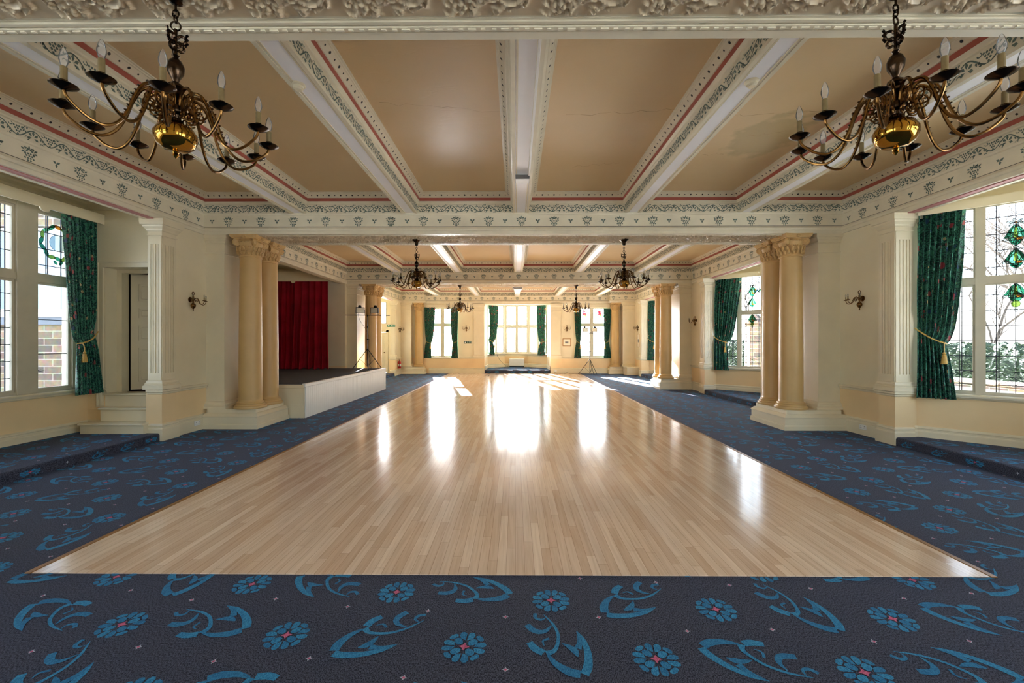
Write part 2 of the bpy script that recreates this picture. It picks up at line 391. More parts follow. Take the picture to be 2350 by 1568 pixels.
for x0, x1, z0, z1 in ((-6.0, -4.45, 0, 4.6), (-4.45, -2.95, 0, .80), (-4.45, -2.95, 3.42, 4.6), (-2.95, -1.6, 0, 4.6), (-1.6, 1.8, 3.55, 4.6),
                       (1.8, 3.12, 0, 4.6), (3.12, 4.72, 0, .80), (3.12, 4.72, 3.42, 4.6), (4.72, 6.2, 0, 4.6)):
    w.box(x0, x1, YF, YF+.3, z0, z1)
w.build('wall_far', 'wall', kind='structure')
w = MB()
for x0, x1, z0, z1 in ((-6, -5, 0, 4.6), (-5, 5.2, 0, .8), (-5, 5.2, 3.7, 4.6), (5.2, 6.2, 0, 4.6), (-3.2, 3.4, .8, 3.7)):
    w.box(x0, x1, YBK-.2, YBK, z0, z1)
w.build('wall_back', 'wall', kind='structure')
# ceiling slab
c = MB(); c.box(-6.0, 6.2, -3.7, 22.9, ZP, ZP+.15)
rg_ = random.Random(4)
for (x, y), (x2, y2) in (((.62, 5.35), (1.95, 5.2)), ((2.62, 5.38), (3.75, 5.25)), ((-1.55, 5.05), (-.2, 5.25)), ((3.1, 5.9), (3.5, 5.75)), ((2.75, 6.5), (3.05, 6.45)), ((.9, 6.9), (1.6, 6.75))):
    n = 14; pt = [(x+(x2-x)*i/n+rg_.uniform(-.02, .02), y+(y2-y)*i/n+rg_.uniform(-.035, .035), ZP-.0015) for i in range(n+1)]
    for a, b in zip(pt[:-1], pt[1:]):
        w_ = rg_.uniform(.001, .005); c.add([(a[0], a[1]-w_, a[2]), (b[0], b[1]-w_, b[2]), (b[0], b[1]+w_, b[2]), (a[0], a[1]+w_, a[2])], [(0, 1, 2, 3)], 1)
M['crack'] = mat('cracked_paint_edge', srgb(190, 158, 116), .7, var=.2)
c.build('ceiling', ['panel', 'crack'], kind='structure')

# ------------------------------------------------------------------ stencilled friezes
def lobed(n, size, lobes, depth, rot, cx, cy):
    return [(cx+size*(1-depth+depth*abs(cos(lobes*.5*(2*PI*k/n)))) * cos(2*PI*k/n+rot), cy+size*(1-depth+depth*abs(cos(lobes*.5*(2*PI*k/n)))) * sin(2*PI*k/n+rot)) for k in range(n)]
def ring_poly(n, r, cx, cy): return [(cx+r*cos(2*PI*k/n), cy+r*sin(2*PI*k/n)) for k in range(n)]
def strip(pts, w):
    """ribbon polygons along 2-D points, width w(t)"""
    vs, fs = [], []
    n = len(pts)
    for i in range(n):
        a = pts[max(i-1, 0)]; b = pts[min(i+1, n-1)]
        dx, dy = b[0]-a[0], b[1]-a[1]; l = math.hypot(dx, dy) or 1
        ww = w(i/(n-1))*.5
        vs += [(pts[i][0]-dy/l*ww, pts[i][1]+dx/l*ww), (pts[i][0]+dy/l*ww, pts[i][1]-dx/l*ww)]
    for i in range(n-1): fs.append((2*i, 2*i+1, 2*i+3, 2*i+2))
    return vs, fs
class Motif:
    def __init__(s): s.v = []; s.f = []; s.m = []
    def poly(s, p, m=0): o = len(s.v); s.v += p; s.f.append(tuple(range(o, o+len(p)))); s.m.append(m)
    def strip(s, pts, w, m=0):
        vs, fs = strip(pts, w); o = len(s.v); s.v += vs
        for f in fs: s.f.append(tuple(i+o for i in f)); s.m.append(m)
def leaf(mo, cx, cy, sz, rot):
    # vine leaf drawn as separate dark lobes around light veins
    for k in range(5):
        a = rot + (k-2)*.95
        p = [(cx+sz*.18*cos(a), cy+sz*.18*sin(a)), (cx+sz*.62*cos(a-.36), cy+sz*.62*sin(a-.36)), (cx+sz*(1.0 if k == 2 else .86)*cos(a-.05), cy+sz*(1.0 if k == 2 else .86)*sin(a-.05)), (cx+sz*.6*cos(a+.3), cy+sz*.6*sin(a+.3))]
        mo.poly(p)
def grapes(mo, cx, cy, r, rows=(4, 3, 2, 1), up=1):
    y = cy
    for i, n in enumerate(rows):
        for k in range(n): mo.poly(ring_poly(6, r*.82, cx+(k-(n-1)/2)*2.05*r, y))
        y -= 1.8*r*up
VP = .36      # length of one vine repeat
vine = Motif()
wv = lambda t: .062*sin(2*PI*t)
vine.strip([(VP*t/18, wv(t/18)*.82) for t in range(19)], lambda t: .012)
leaf(vine, VP*.27, -.02, .078, PI/2*1.05); grapes(vine, VP*.73, .040, .014)
leaf(vine, VP*.50, .040, .052, .3); leaf(vine, VP*.0, -.040, .052, PI)
vine.strip([(VP*.46+.022*cos(a), -.045+.018*sin(a)) for a in [x*.5 for x in range(10)]], lambda t: .009)
vine.strip([(VP*.95+.02*cos(-a), .045+.016*sin(-a)) for a in [x*.5 for x in range(10)]], lambda t: .009)
big = Motif(); grapes(big, 0, -.005, .0135, (4, 3, 4, 2)); leaf(big, -.036, .02, .056, 2.6); leaf(big, .036, .02, .056, .5); leaf(big, 0, .034, .05, PI/2)
small = Motif()
for a in (PI/2*3, PI/6, 5*PI/6): small.poly([(0, 0), (.026*cos(a-.6), .026*sin(a-.6)), (.048*cos(a), .048*sin(a)), (.026*cos(a+.6), .026*sin(a+.6))])
small.strip([(-.03, 0), (.03, 0)], lambda t: .004)

def put(mb, mo, O, u, v, mi, su=1., sv=1.):
    mb.add([(O[0]+u[0]*a*su+v[0]*b*sv, O[1]+u[1]*a*su+v[1]*b*sv, O[2]+u[2]*a*su+v[2]*b*sv) for a, b in mo.v], mo.f, mi)
def edge_iter(poly, p, closed=True):
    q = offset_poly(poly, p, closed); n = len(q)
    for i in range(n if closed else n-1):
        a, b = q[i], q[(i+1) % n]; L = (b-a).length; d = (b-a)/L
        yield a, d, L, Vector((-d.y, d.x))

UP = [(.005, 4.0), (.005, 4.152), (.028, 4.16), (.03, 4.18), (.052, 4.2), (.058, 4.204), (.058, 4.264), (.07, 4.266), (.078, 4.275), (.118, 4.322), (.128, 4.325), (.132, 4.338), (.148, 4.341), (.15, 4.3535)]
UPM = [0, 0, 0, 0, 0, 1, 0, 0, 0, 0, 0, 0, 0]
LOW = [(0, 3.6), (.035, 3.6), (.035, 3.655), (.048, 3.665), (.048, 3.70), (.022, 3.738), (.006, 3.742), (.006, 3.750), (.004, 3.752), (.004, 3.955), (.022, 3.965), (.028, 3.985), (.028, 3.998), (.005, 4.003)]
LOWM = [0, 0, 0, 0, 0, 0, 2, 0, 0, 0, 0, 0, 0]
def upper_frieze(poly, vine_on=True, fine=True):
    mb = MB(); sweep(mb, poly, UP, True, UPM)
    for a, d, L, n in edge_iter(poly, .005):
        k = max(1, round(L/VP)); st = L/k
        for i in range(k):
            O = a + d*(i*st) + n*.0025
            put(mb, vine, (O.x, O.y, 4.077), (d.x, d.y, 0), (0, 0, 1), 2, st/VP, 1.1)
    dz, dp = 4.322-4.275, .118-.078; l = math.hypot(dz, dp)
    for a, d, L, n in edge_iter(poly, .098):
        k = max(1, round(L/.105)); st = L/k
        nv = Vector((n.x*dz/l, n.y*dz/l, -dp/l))
        vv = (n.x*dp/l, n.y*dp/l, dz/l)
        for i in range(k):
            O = Vector((a.x, a.y, 4.2985)) + Vector((d.x, d.y, 0))*((i+.5)*st) + nv*.003
            mo = Motif(); r = .0155 if i % 2 else .0105
            mo.poly(ring_poly(7, r, 0, 0))
            put(mb, mo, O, (d.x, d.y, 0), vv, 3)
    return trim(mb, ['moulding', 'red', 'ink', 'hole'])
def lower_frieze(poly):
    mb = MB(); sweep(mb, poly, LOW, True, LOWM)
    for a, d, L, n in edge_iter(poly, .004):
        k = max(1, round(L/.305)); st = L/k
        for i in range(k):
            O = a + d*((i+.5)*st) + n*.0025
            put(mb, big if i % 2 else small, (O.x, O.y, 3.852), (d.x, d.y, 0), (0, 0, 1), 1, 1.1, 1.1)
    return trim(mb, ['moulding', 'ink', 'hole'])
def rect(x0, x1, y0, y1): return [(x0, y0), (x1, y0), (x1, y1), (x0, y1)]

for y0, y1, far in ((YA1, YB0, 0), (YB1, YC0, 0), (YC1, YF, 1)):
    xs = [WL] + [x for b in XB for x in (b-HB, b+HB)] + [WR]
    for k in range(6):
        x0, x1 = xs[2*k], xs[2*k+1]
        if far and k == 0: p = [(x0, y0), (x1, y0), (x1, y1), (-4.6, y1), (-4.6, y1-.4), (x0, y1-.4)]
        elif far and k == 5: p = [(x0, y0), (x1, y0), (x1, y1-.4), (4.78, y1-.4), (4.78, y1), (x0, y1)]
        else: p = rect(x0, x1, y0, y1)
        upper_frieze(p)
    lower_frieze([(WL, y0), (WR, y0), (WR, y1-.4), (4.78, y1-.4), (4.78, y1), (-4.6, y1), (-4.6, y1-.4), (WL, y1-.4)] if far else rect(WL, WR, y0, y1))
    if far:
        jb = MB(); jb.box(WL, -4.6, y1-.4, y1, ZB, ZP+.02); jb.box(4.78, WR, y1-.4, y1, ZB, ZP+.02); trim(jb, ['moulding'])
    # the five longitudinal beams with moulded soffit edges
    for b in XB:
        mb = MB(); mb.box(b-HB, b+HB, y0, y1, ZM, ZP+.02, 0)
        for s in (-1, 1):
            mb.box(b+s*(HB-.012)-.02, b+s*(HB-.012)+.02, y0, y1, ZM-.014, ZM+.02, 1)
            mb.box(b+s*(HB-.05)-.008, b+s*(HB-.05)+.008, y0, y1, ZM-.007, ZM, 1)
        trim(mb, ['soffit', 'moulding'])

# ------------------------------------------------------------------ cross beams with embossed soffits
def relief_tile(nu=60, nv=52, Lu=.60, Lv=.58):
    U, V = np.meshgrid((np.arange(nu))/nu*Lu, np.linspace(0, Lv, nv), indexing='ij')
    H = np.zeros_like(U)
    def ridge(pts, w, h):
        nonlocal H
        best = np.full_like(U, 9.)
        P = np.array(pts)
        for a, b in zip(P[:-1], P[1:]):
            for sh in (-Lu, 0, Lu):
                ax, ay = a[0]+sh, a[1]; bx, by = b[0]+sh, b[1]
                dx, dy = bx-ax, by-ay; l2 = dx*dx+dy*dy+1e-12
                t = np.clip(((U-ax)*dx+(V-ay)*dy)/l2, 0, 1)
                best = np.minimum(best, np.hypot(U-ax-t*dx, V-ay-t*dy))
        H = np.maximum(H, h*np.exp(-(best/w)**2))
    def spiral(cx, cy, r0, r1, a0, turns, s=1, n=40):
        return [(cx+(r0+(r1-r0)*i/n)*cos(a0+s*2*PI*turns*i/n), cy+(r0+(r1-r0)*i/n)*sin(a0+s*2*PI*turns*i/n)) for i in range(n+1)]
    def rosette(cx, cy, r):
        nonlocal H
        for sh in (-Lu, 0, Lu):
            X, Y = U-cx-sh, V-cy; d = np.hypot(X, Y); a = np.arctan2(Y, X)
            pet = np.exp(-((d-r*.6)/(r*.34))**2)*(.45+.55*np.cos(2.5*a)**2)
            H = np.maximum(H, .036*pet); H = np.maximum(H, .034*np.exp(-(d/(r*.25))**2))
    stem = [(x, .29+.11*sin(2*PI*x/Lu)) for x in np.linspace(0, Lu, 40)]
    ridge(stem, .014, .034)
    ridge(spiral(.15, .20, .145, .02, .9, 1.3), .012, .034)
    ridge(spiral(.45, .38, .145, .02, .9+PI, 1.3), .012, .034)
    rosette(.15, .20, .062); rosette(.45, .38, .062); rosette(.15, .50, .05); rosette(.45, .08, .05)
    rg = random.Random(3)
    for (cx, cy, rr) in ((.15, .20, .13), (.45, .38, .13), (.15, .50, .09), (.45, .08, .09), (.30, .30, .12), (.0, .28, .12), (.3, .53, .08), (.0, .05, .08)):
        for k in range(8):
            a = 2*PI*k/8+rg.uniform(-.2, .2); b = a+rg.uniform(.4, .9)
            ridge([(cx+rr*.72*cos(a), cy+rr*.72*sin(a)), (cx+rr*.98*cos(a+.12), cy+rr*.98*sin(a+.12)), (cx+rr*1.15*cos(b), cy+rr*1.15*sin(b))], .010, .028)
    edge = np.minimum(V, Lv-V); H *= np.clip(edge/.02, 0, 1)
    return U, V, H
TU, TV, TH = relief_tile()
def relief_strip(x0, x1, y0, z):
    Lu = .60; n = int(math.ceil((x1-x0)/Lu)); nu, nv = TU.shape
    st = (x1-x0)/n/Lu
    X = np.concatenate([x0+(TU+k*Lu)*st for k in range(n)] + [np.full((1, nv), x1)])
    Y = np.concatenate([y0+TV]*n + [y0+TV[:1]]); Z = np.concatenate([z-TH]*n + [z-TH[:1]])
    vs = np.stack([X, Y, Z], -1).reshape(-1, 3); m = X.shape[0]
    fs = [(i*nv+j, (i+1)*nv+j, (i+1)*nv+j+1, i*nv+j+1) for i in range(m-1) for j in range(nv-1)]
    return vs, fs
def cross_beam(y0, y1, share=None):
    mb = MB(); mb.box(WL, WR, y0, y1, ZB+.02, ZP+.02)
    # stepped and beaded border mouldings along both soffit edges
    for s, e in ((1, y0), (-1, y1)):
        a = lambda p, q: (min(e+s*p, e+s*q), max(e+s*p, e+s*q))
        for p, q, z in ((0, .035, ZB), (.035, .05, ZB+.012), (.05, .085, ZB-.004), (.085, .10, ZB+.012), (.10, .125, ZB+.002), (.125, .14, ZB+.014)):
            y_0, y_1 = a(p, q); mb.box(WL, WR, y_0, y_1, z, ZB+.03)
        nb = int((WR-WL)/.07)
        for i in range(nb):
            x = WL+(i+.5)*(WR-WL)/nb; yc = e+s*.0675
            mb.box(x-.014 if i % 3 else x-.026, x+.014 if i % 3 else x+.026, yc-.008, yc+.008, ZB-.012, ZB)
    o = trim(mb, ['moulding'])
    if share is None:
        vs, fs = relief_strip(WL, WR, 0, 0); mb = MB(); mb.v = [tuple(v) for v in vs]; mb.f = fs; mb.m = [0]*len(fs); mb.sm = [True]*len(fs)
        trim_n[0] += 1; r = mb.build('trim_%d' % trim_n[0], ['relief'], kind='structure', sharp=89)
    else:
        r = share.copy(); COL.objects.link(r); trim_n[0] += 1; r.name = 'trim_%d' % trim_n[0]
    r.location = (0, y0+.135, ZB+.019)
    return r
rel = cross_beam(YA0, YA1); cross_beam(YB0, YB1, rel); cross_beam(YC0, YC1, rel)
# pink painted strip and bevel under the bay lintels
for x0, x1, ys in ((WL-.14, WL-.01, ((3.97, 7.1), (17.8, 20.9))), (WR+.01, WR+.14, ((3.96, 6.9), (10.86, 13.8), (17.76, 20.7)))):
    for a, b in ys:
        mb = MB(); mb.box(x0, x1, a, b, ZB-.012, ZB+.01, 0)
        xe = x0 if x0 < 0 else x1
        mb.box(xe-.03, xe+.03, a, b, ZB-.02, ZB+.02, 1); trim(mb, ['pinkband', 'moulding'])

# ------------------------------------------------------------------ side bays
SKIRT = [(.034, 0), (.034, .19), (.03, .205), (.02, .212), (.02, .238), (.03, .246), (.026, .262), (.008, .275), (0, .28)]
RAIL = [(0, .752), (.02, .762), (.022, .785), (.046, .80), (.046, .826), (.03, .833), (0, .835)]
def skirting(poly, z=0, side='left', closed=False, h=1.):
    mb = MB(); sweep(mb, poly, [(p, z+q*h) for p, q in SKIRT], closed)
    return mb.build('baseboard_'+side, 'cream', kind='structure')
def rail(poly, dz=0, closed=False):
    mb = MB(); sweep(mb, poly, [(p, q+dz) for p, q in RAIL], closed); return trim(mb, ['cream'])
def bay_shell(name, path, z0, zs, zh, ztop, floor_poly, solid=()):
    """path: inner wall line with the room on its left; solid = segments without a window"""
    mb = MB(); out = offset_poly(path, -.24, False); ins = [Vector(p) for p in path]
    for i in range(len(path)-1):
        q = [tuple(ins[i]), tuple(out[i]), tuple(out[i+1]), tuple(ins[i+1])]
        if i in solid: mb.prism(q, z0, ztop)
        else: mb.prism(q, z0, zs-.02); mb.prism(q, zh, ztop)
    mb.prism(floor_poly, ztop, ztop+.1)
    return mb.build(name, 'wall', kind='structure')

def bay_cornice(path, z):
    mb = MB(); sweep(mb, path, [(0, z-.13), (.03, z-.125), (.035, z-.09), (.07, z-.05), (.08, z-.02), (.12, z-.015), (.12, z)], False)
    return trim(mb, ['moulding'])

def right_bay(k):
    d = 6.9*k
    path = [(6.28, 3.96+d), (7.27, 4.95+d), (7.27, 5.95+d), (6.28, 6.94+d)]
    fp = [(6.0, 3.9+d)] + path + [(6.0, 7.0+d)]
    fp2 = [(6.02, 3.9+d), (6.3, 3.7+d), (7.55, 4.9+d), (7.55, 6.0+d), (6.3, 7.2+d), (6.02, 7.2+d)]
    b = bay_shell('wall_right_bay_%d' % (k+1), path, 0, .80, 3.62, 3.95, fp2)
    j = MB(); j.box(6.05, 6.5, 6.94+d, 7.19+d, 0, 3.95); j.box(6.05, 6.5, 3.7+d, 3.955+d, 0, 3.95); j.build('wall_right_jamb_%d' % (k+1), 'wall', kind='structure')
    bay_cornice(path, 3.95)
    skirting([(5.905, 6.894+d), (6.02, 6.90+d)], 0, 'right')
    skirting([(6.2, 4.02+d)] + path[1:3] + [(6.28, 6.94+d), (6.02, 6.94+d)], .02, 'right')
    s = [(6.02, 8.2+d), (6.02, 7.2+d), (5.905, 7.2+d), (5.905, 6.894+d), (6.19, 6.894+d)][::-1]
    skirting(s, 0, 'right'); rail(s)
    rail(path)
    return path
rpaths = [right_bay(k) for k in range(3)]
# left window bay with its end wall and doorway
lp = [(-5.9, 7.35), (-7.2, 7.35), (-7.2, 3.65), (-5.9, 3.65)]
mb = MB()
mb.box(-7.44, -7.2, 3.4, 7.6, 0, .78); mb.box(-7.44, -7.2, 3.4, 7.6, 3.66, 4.0); mb.box(-7.44, -7.2, 7.16, 7.6, .78, 3.66); mb.box(-7.44, -7.2, 3.4, 3.9, .78, 3.66)
mb.box(-7.2, -5.9, 3.4, 3.65, 0, 4.0); mb.box(-7.2, -5.8, 3.4, 7.6, 3.95, 4.05)
mb.box(-7.2, -6.92, 7.35, 7.6, 0, 3.95); mb.box(-6.92, -6.0, 7.35, 7.6, 2.87, 3.95); mb.box(-6.02, -5.9, 7.30, 7.6, 0, 3.95); mb.box(-6.92, -6.0, 7.35, 7.6, 0, .74)
mb.build('wall_left_bay_1', 'wall', kind='structure')
bay_cornice(lp, 3.95)
skirting([(-7.0, 7.35), (-7.2, 7.35), (-7.2, 3.65), (-6.0, 3.65)], .02, 'left'); rail([(-6.86, 7.35), (-7.2, 7.35), (-7.2, 3.65), (-6.0, 3.65)])
s = [(-5.8, 8.2), (-5.8, 7.40), (-5.74, 7.40), (-5.74, 7.1), (-5.97, 7.1)]
skirting(s, 0, 'left'); rail(s)
# left far bay (door and bright window on its end wall)
mb = MB()
mb.box(-7.9, -7.7, 17.5, 21.4, 0, 4.0); mb.box(-7.7, -5.9, 17.5, 17.75, 0, 4.0); mb.box(-7.9, -5.8, 17.5, 21.4, 3.95, 4.05)
for x0, x1, z0, z1 in ((-7.7, -7.2, 0, 3.95), (-7.2, -6.2, 3.55, 3.95), (-6.2, -5.9, 0, 3.95)): mb.box(x0, x1, 21.15, 21.4, z0, z1)
mb.box(-7.2, -6.2, 21.15, 21.4, 2.1, 2.5)
mb.build('wall_left_bay_3', 'wall', kind='structure')
s = [(-5.8, 22.3), (-5.8, 21.2), (-5.74, 21.2), (-5.74, 20.9), (-5.97, 20.9)]
skirting(s, 0, 'left'); rail(s)
# stage recess
mb = MB()
mb.box(-8.8, -8.6, 9.0, 15.2, 0, 4.2); mb.box(-8.6, -5.9, 9.0, 9.25, 0, 4.2); mb.box(-8.6, -5.99, 14.95, 15.2, 0, 4.2); mb.box(-8.8, -5.8, 9.0, 15.2, 4.1, 4.2)
mb.build('wall_left_stage', 'wall', kind='structure')
# far centre bay
cp = [(1.8, 22.7), (1.75, 24.6), (.75, 25.5), (-.6, 25.5), (-1.55, 24.6), (-1.6, 22.7)]
bay_shell('wall_far_bay', cp, 0, .95, 3.78, 4.1, [(2.1, 22.8), (2.1, 24.7), (.9, 25.8), (-.8, 25.8), (-1.9, 24.7), (-1.9, 22.8)], (0, 4))
skirting(cp, .1, 'far'); bay_cornice(cp, 3.9)
mb = MB(); sweep(mb, cp[1:5], [(0, .87), (.05, .88), (.09, .93), (.09, .96), (0, .965)], False); trim(mb, ['cream'])
for a, b in ((-4.45, -1.6), (1.8, 4.75)):
    skirting([(b, YF), (a, YF)], 0, 'far'); rail([(b, YF), (a, YF)])
# back-room skirting is out of sight
# ------------------------------------------------------------------ piers behind the columns, plinths
CAPP = [(0, 3.26), (.022, 3.265), (.022, 3.285), (.004, 3.29), (.004, 3.44), (.03, 3.455), (.03, 3.49), (.055, 3.51), (.07, 3.54), (.085, 3.545), (.085, 3.60), (0, 3.60)]
PBASE = [(.075, .36), (.075, .40), (.05, .42), (.05, .445), (.03, .46), (.03, .475), (.012, .495), (0, .50)]
PL = [(0, 0), (0, .085), (-.012, .09), (-.012, .225), (0, .23), (0, .26), (-.02, .275), (-.03, .29), (-.05, .30), (-.05, .36)]
piers = {}
def pier(nm, x0, x1, y0, y1, side, label):
    mb = MB(); mb.box(x0, x1, y0, y1, .2, ZB)
    pl = [(x0, y0), (x1, y0), (x1, y1), (x0, y1)]
    cl = []
    sweep(mb, pl, CAPP, True); sweep(mb, pl, PBASE, True)
    return trim(mb, ['cream'])
for yb in (YB0, YC0):
    for sd in (-1, 1):
        if sd < 0: x0, x1 = WL-.05, -5.46
        else: x0, x1 = 5.62, WR+.05
        # outward sweep: reverse order so that the mouldings stand proud
        mb = MB(); mb.box(x0, x1, yb+.06, yb+.84, .2, ZB)
        pl = [(x0, yb+.06), (x0, yb+.84), (x1, yb+.84), (x1, yb+.06)]
        sweep(mb, pl, CAPP, True); sweep(mb, pl, PBASE, True); trim(mb, ['cream'])
# far piers
for x0, x1 in ((WL-.05, -5.28), (5.40, WR+.05)):
    mb = MB(); mb.box(x0, x1, 22.2, 22.65, .2, ZB); pl = [(x0, 22.2), (x0, 22.65), (x1, 22.65), (x1, 22.2)]
    sweep(mb, pl, CAPP, True); sweep(mb, pl, PBASE, True); trim(mb, ['cream'])
# ------------------------------------------------------------------ carpet motifs
def arc(cx, cy, r, a0, a1, n=12, sq=1.): return [(cx+r*cos(a0+(a1-a0)*i/n), cy+sq*r*sin(a0+(a1-a0)*i/n)) for i in range(n+1)]
hump = lambda w, e=.6, m=.004: (lambda t: m + w*max(0, sin(PI*min(1, max(0, t))))**e)
tail = lambda w: (lambda t: .003 + w*(t**.8)*(1 if t < .86 else max(.35, (1-t)/.14)))
ros = Motif(); RS = 1.0
for q in range(4):
    a = q*PI/2
    c, s_ = cos(a), sin(a)
    rot = lambda p: [(x*c-y*s_, x*s_+y*c) for x, y in p]
    lobe = [(.050, .004), (.075, .004), (.100, .005), (.114, .016), (.113, .033), (.098, .042), (.078, .040), (.060, .029)]
    ros.poly(rot(lobe), 1); ros.poly(rot([(x, -y) for x, y in lobe[::-1]]), 0)
    h = math.sqrt(.5); dg = lambda P: rot([(x*h-y*h, x*h+y*h) for x, y in P])
    ros.poly(dg([(.026, -.009), (.045, -.021), (.066, -.021), (.080, -.010), (.080, .010), (.066, .021), (.045, .021), (.026, .009)]), q % 2)
    ros.poly(dg([(.088, -.020), (.100, -.028), (.112, -.021), (.117, 0), (.112, .021), (.100, .028), (.088, .020), (.086, 0)]), (q+1) % 2)
ros.poly([(.030, 0), (.010, .010), (0, .030), (-.010, .010), (-.030, 0), (-.010, -.010), (0, -.030), (.010, -.010)], 2)
swirl = Motif()
def cr2(P, n=5):
    out = []
    for i in range(len(P)-1):
        p0, p1, p2, p3 = P[max(i-1, 0)], P[i], P[i+1], P[min(i+2, len(P)-1)]
        for k in range(n):
            t = k/n; out.append(tuple(.5*((2*p1[j])+(p2[j]-p0[j])*t+(2*p0[j]-5*p1[j]+4*p2[j]-p3[j])*t*t+(3*p1[j]-p0[j]-3*p2[j]+p3[j])*t**3) for j in (0, 1)))
    return out+[P[-1]]
def sw(pts, ws, m):
    P = cr2([((u-525)/435*.45, (690-v)/260*.39) for u, v in pts])
    def w(t):
        k = t*(len(ws)-1); i = min(int(k), len(ws)-2); return ws[i]+(ws[i+1]-ws[i])*(k-i)
    swirl.strip(P, w, m)
sw([(642, 540), (592, 572), (556, 618), (552, 655)], [.012, .036, .052, .050], 1)
sw([(556, 668), (610, 676), (700, 672), (790, 652), (858, 622)], [.044, .046, .038, .028, .004], 0)
sw([(712, 466), (672, 492), (652, 524)], [.036, .046, .046], 0)
sw([(650, 534), (676, 556), (720, 564), (800, 561), (880, 535), (955, 490)], [.040, .026, .020, .018, .016, .004], 0)
sw([(846, 438), (812, 464), (802, 490), (822, 514), (872, 529)], [.036, .040, .036, .026, .004], 1)
sw([(956, 456), (918, 462), (906, 484), (932, 500)], [.022, .022, .018, .004], 1)
sw([(704, 520), (738, 512), (764, 532)], [.004, .013, .016], 1)
sw([(742, 580), (726, 606), (700, 628), (664, 640)], [.004, .030, .040, .006], 1)
sw([(722, 636), (780, 640), (856, 624)], [.040, .026, .004], 1)
diam = Motif()
diam.poly([(.019, 0), (.006, .006), (0, .019), (-.006, .006), (-.019, 0), (-.006, -.006), (0, -.019), (.006, -.006)], 3)
diam2 = Motif(); diam2.poly([(.009, 0), (0, .009), (-.009, 0), (0, -.009)], 2)

def inpoly(x, y, P):
    r = False; n = len(P); j = n-1
    for i in range(n):
        if (P[i][1] > y) != (P[j][1] > y) and x < (P[j][0]-P[i][0])*(y-P[i][1])/(P[j][1]-P[i][1])+P[i][0]: r = not r
        j = i
    return r
DX0, DX1, DY0, DY1 = -3.37, 3.25, 3.02, 22.56
def carpet_pattern(mb, poly, z, seed=1, hole=None, tilt=-.085):
    rg = random.Random(seed)
    x0, x1 = min(p[0] for p in poly), max(p[0] for p in poly); y0, y1 = min(p[1] for p in poly), max(p[1] for p in poly)
    PX, PY = .98, .46
    def ok(x, y): return inpoly(x, y, poly) and not (hole and hole[0] < x < hole[1] and hole[2] < y < hole[3])
    def lay(mo, cx, cy, a, zz=0, mis=None):
        ca, sa = cos(a), sin(a)
        vs = [(cx+p*ca-q*sa, cy+p*sa+q*ca) for p, q in mo.v]
        for f, m in zip(mo.f, mo.m):
            if all(ok(*vs[i]) for i in f): mb.add([(vs[i][0], vs[i][1], z+zz+.0004*m) for i in f], [tuple(range(len(f)))], m+1)
    j0, j1 = int((y0-1)/PY)-1, int(y1/PY)+2
    for j in range(j0, j1):
        for i in range(int((x0-1)/PX)-1, int((x1+1)/PX)+2):
            bx = i*PX + (j % 2)*PX*.5 + .22; by = j*PY
            cx = bx; cy = by + tilt*bx - .0135
            if cx < x0-.5 or cx > x1+.5 or cy < y0-.5 or cy > y1+.5: continue
            if hole and hole[0]+.3 < cx < hole[1]-.8 and hole[2]+.4 < cy < hole[3]-.3: continue
            lay(ros, cx, cy, rg.uniform(-.15, .15)+PI/4*0)
            a = (0, 1.25, -1.0, 2.2)[(i+2*j) % 4] + rg.uniform(-.15, .15)
            ca, sa = cos(a), sin(a)
            mx, my = .21, .19
            lay(swirl, cx+PX*.5-(mx*ca-my*sa), cy+.02-(mx*sa+my*ca), a)
            for q in range(2):
                ex, ey = cx+PX*(.24+.5*q)+rg.uniform(-.03, .03), cy+PY*.5+rg.uniform(-.04, .04)
                lay(diam, ex, ey, rg.uniform(-.2, .2)); lay(diam2, ex, ey, 0, .0006)
CM = ['carpet', 'teal', 'teal2', 'pink', 'pale']
mb = MB(); mb.box(WL, WR, YBK, YF, -.12, 0)
for r_ in ((WL, WR, -0.5, YF),): carpet_pattern(mb, [(r_[0], 0.6), (r_[1], 0.6), (r_[1], r_[3]), (r_[0], r_[3])], .0015, 1, (DX0+.02, DX1-.02, DY0+.02, DY1))
mb.build('floor', CM, kind='structure')

# dance floor
t = thing('dance_floor', 'pale maple strip dance floor laid down the middle of the blue carpet', 'dance floor')
mb = MB(); mb.box(DX0, DX1, DY0, DY1, .0005, .006); mb.build('boards', 'dance', t)
for x in (DX0, DX1):
    mb = MB(); mb.bevbox(x-.022, x+.022, DY0-.01, DY1, .0005, .010, .003); mb.build('edge_strip', 'edge', t)

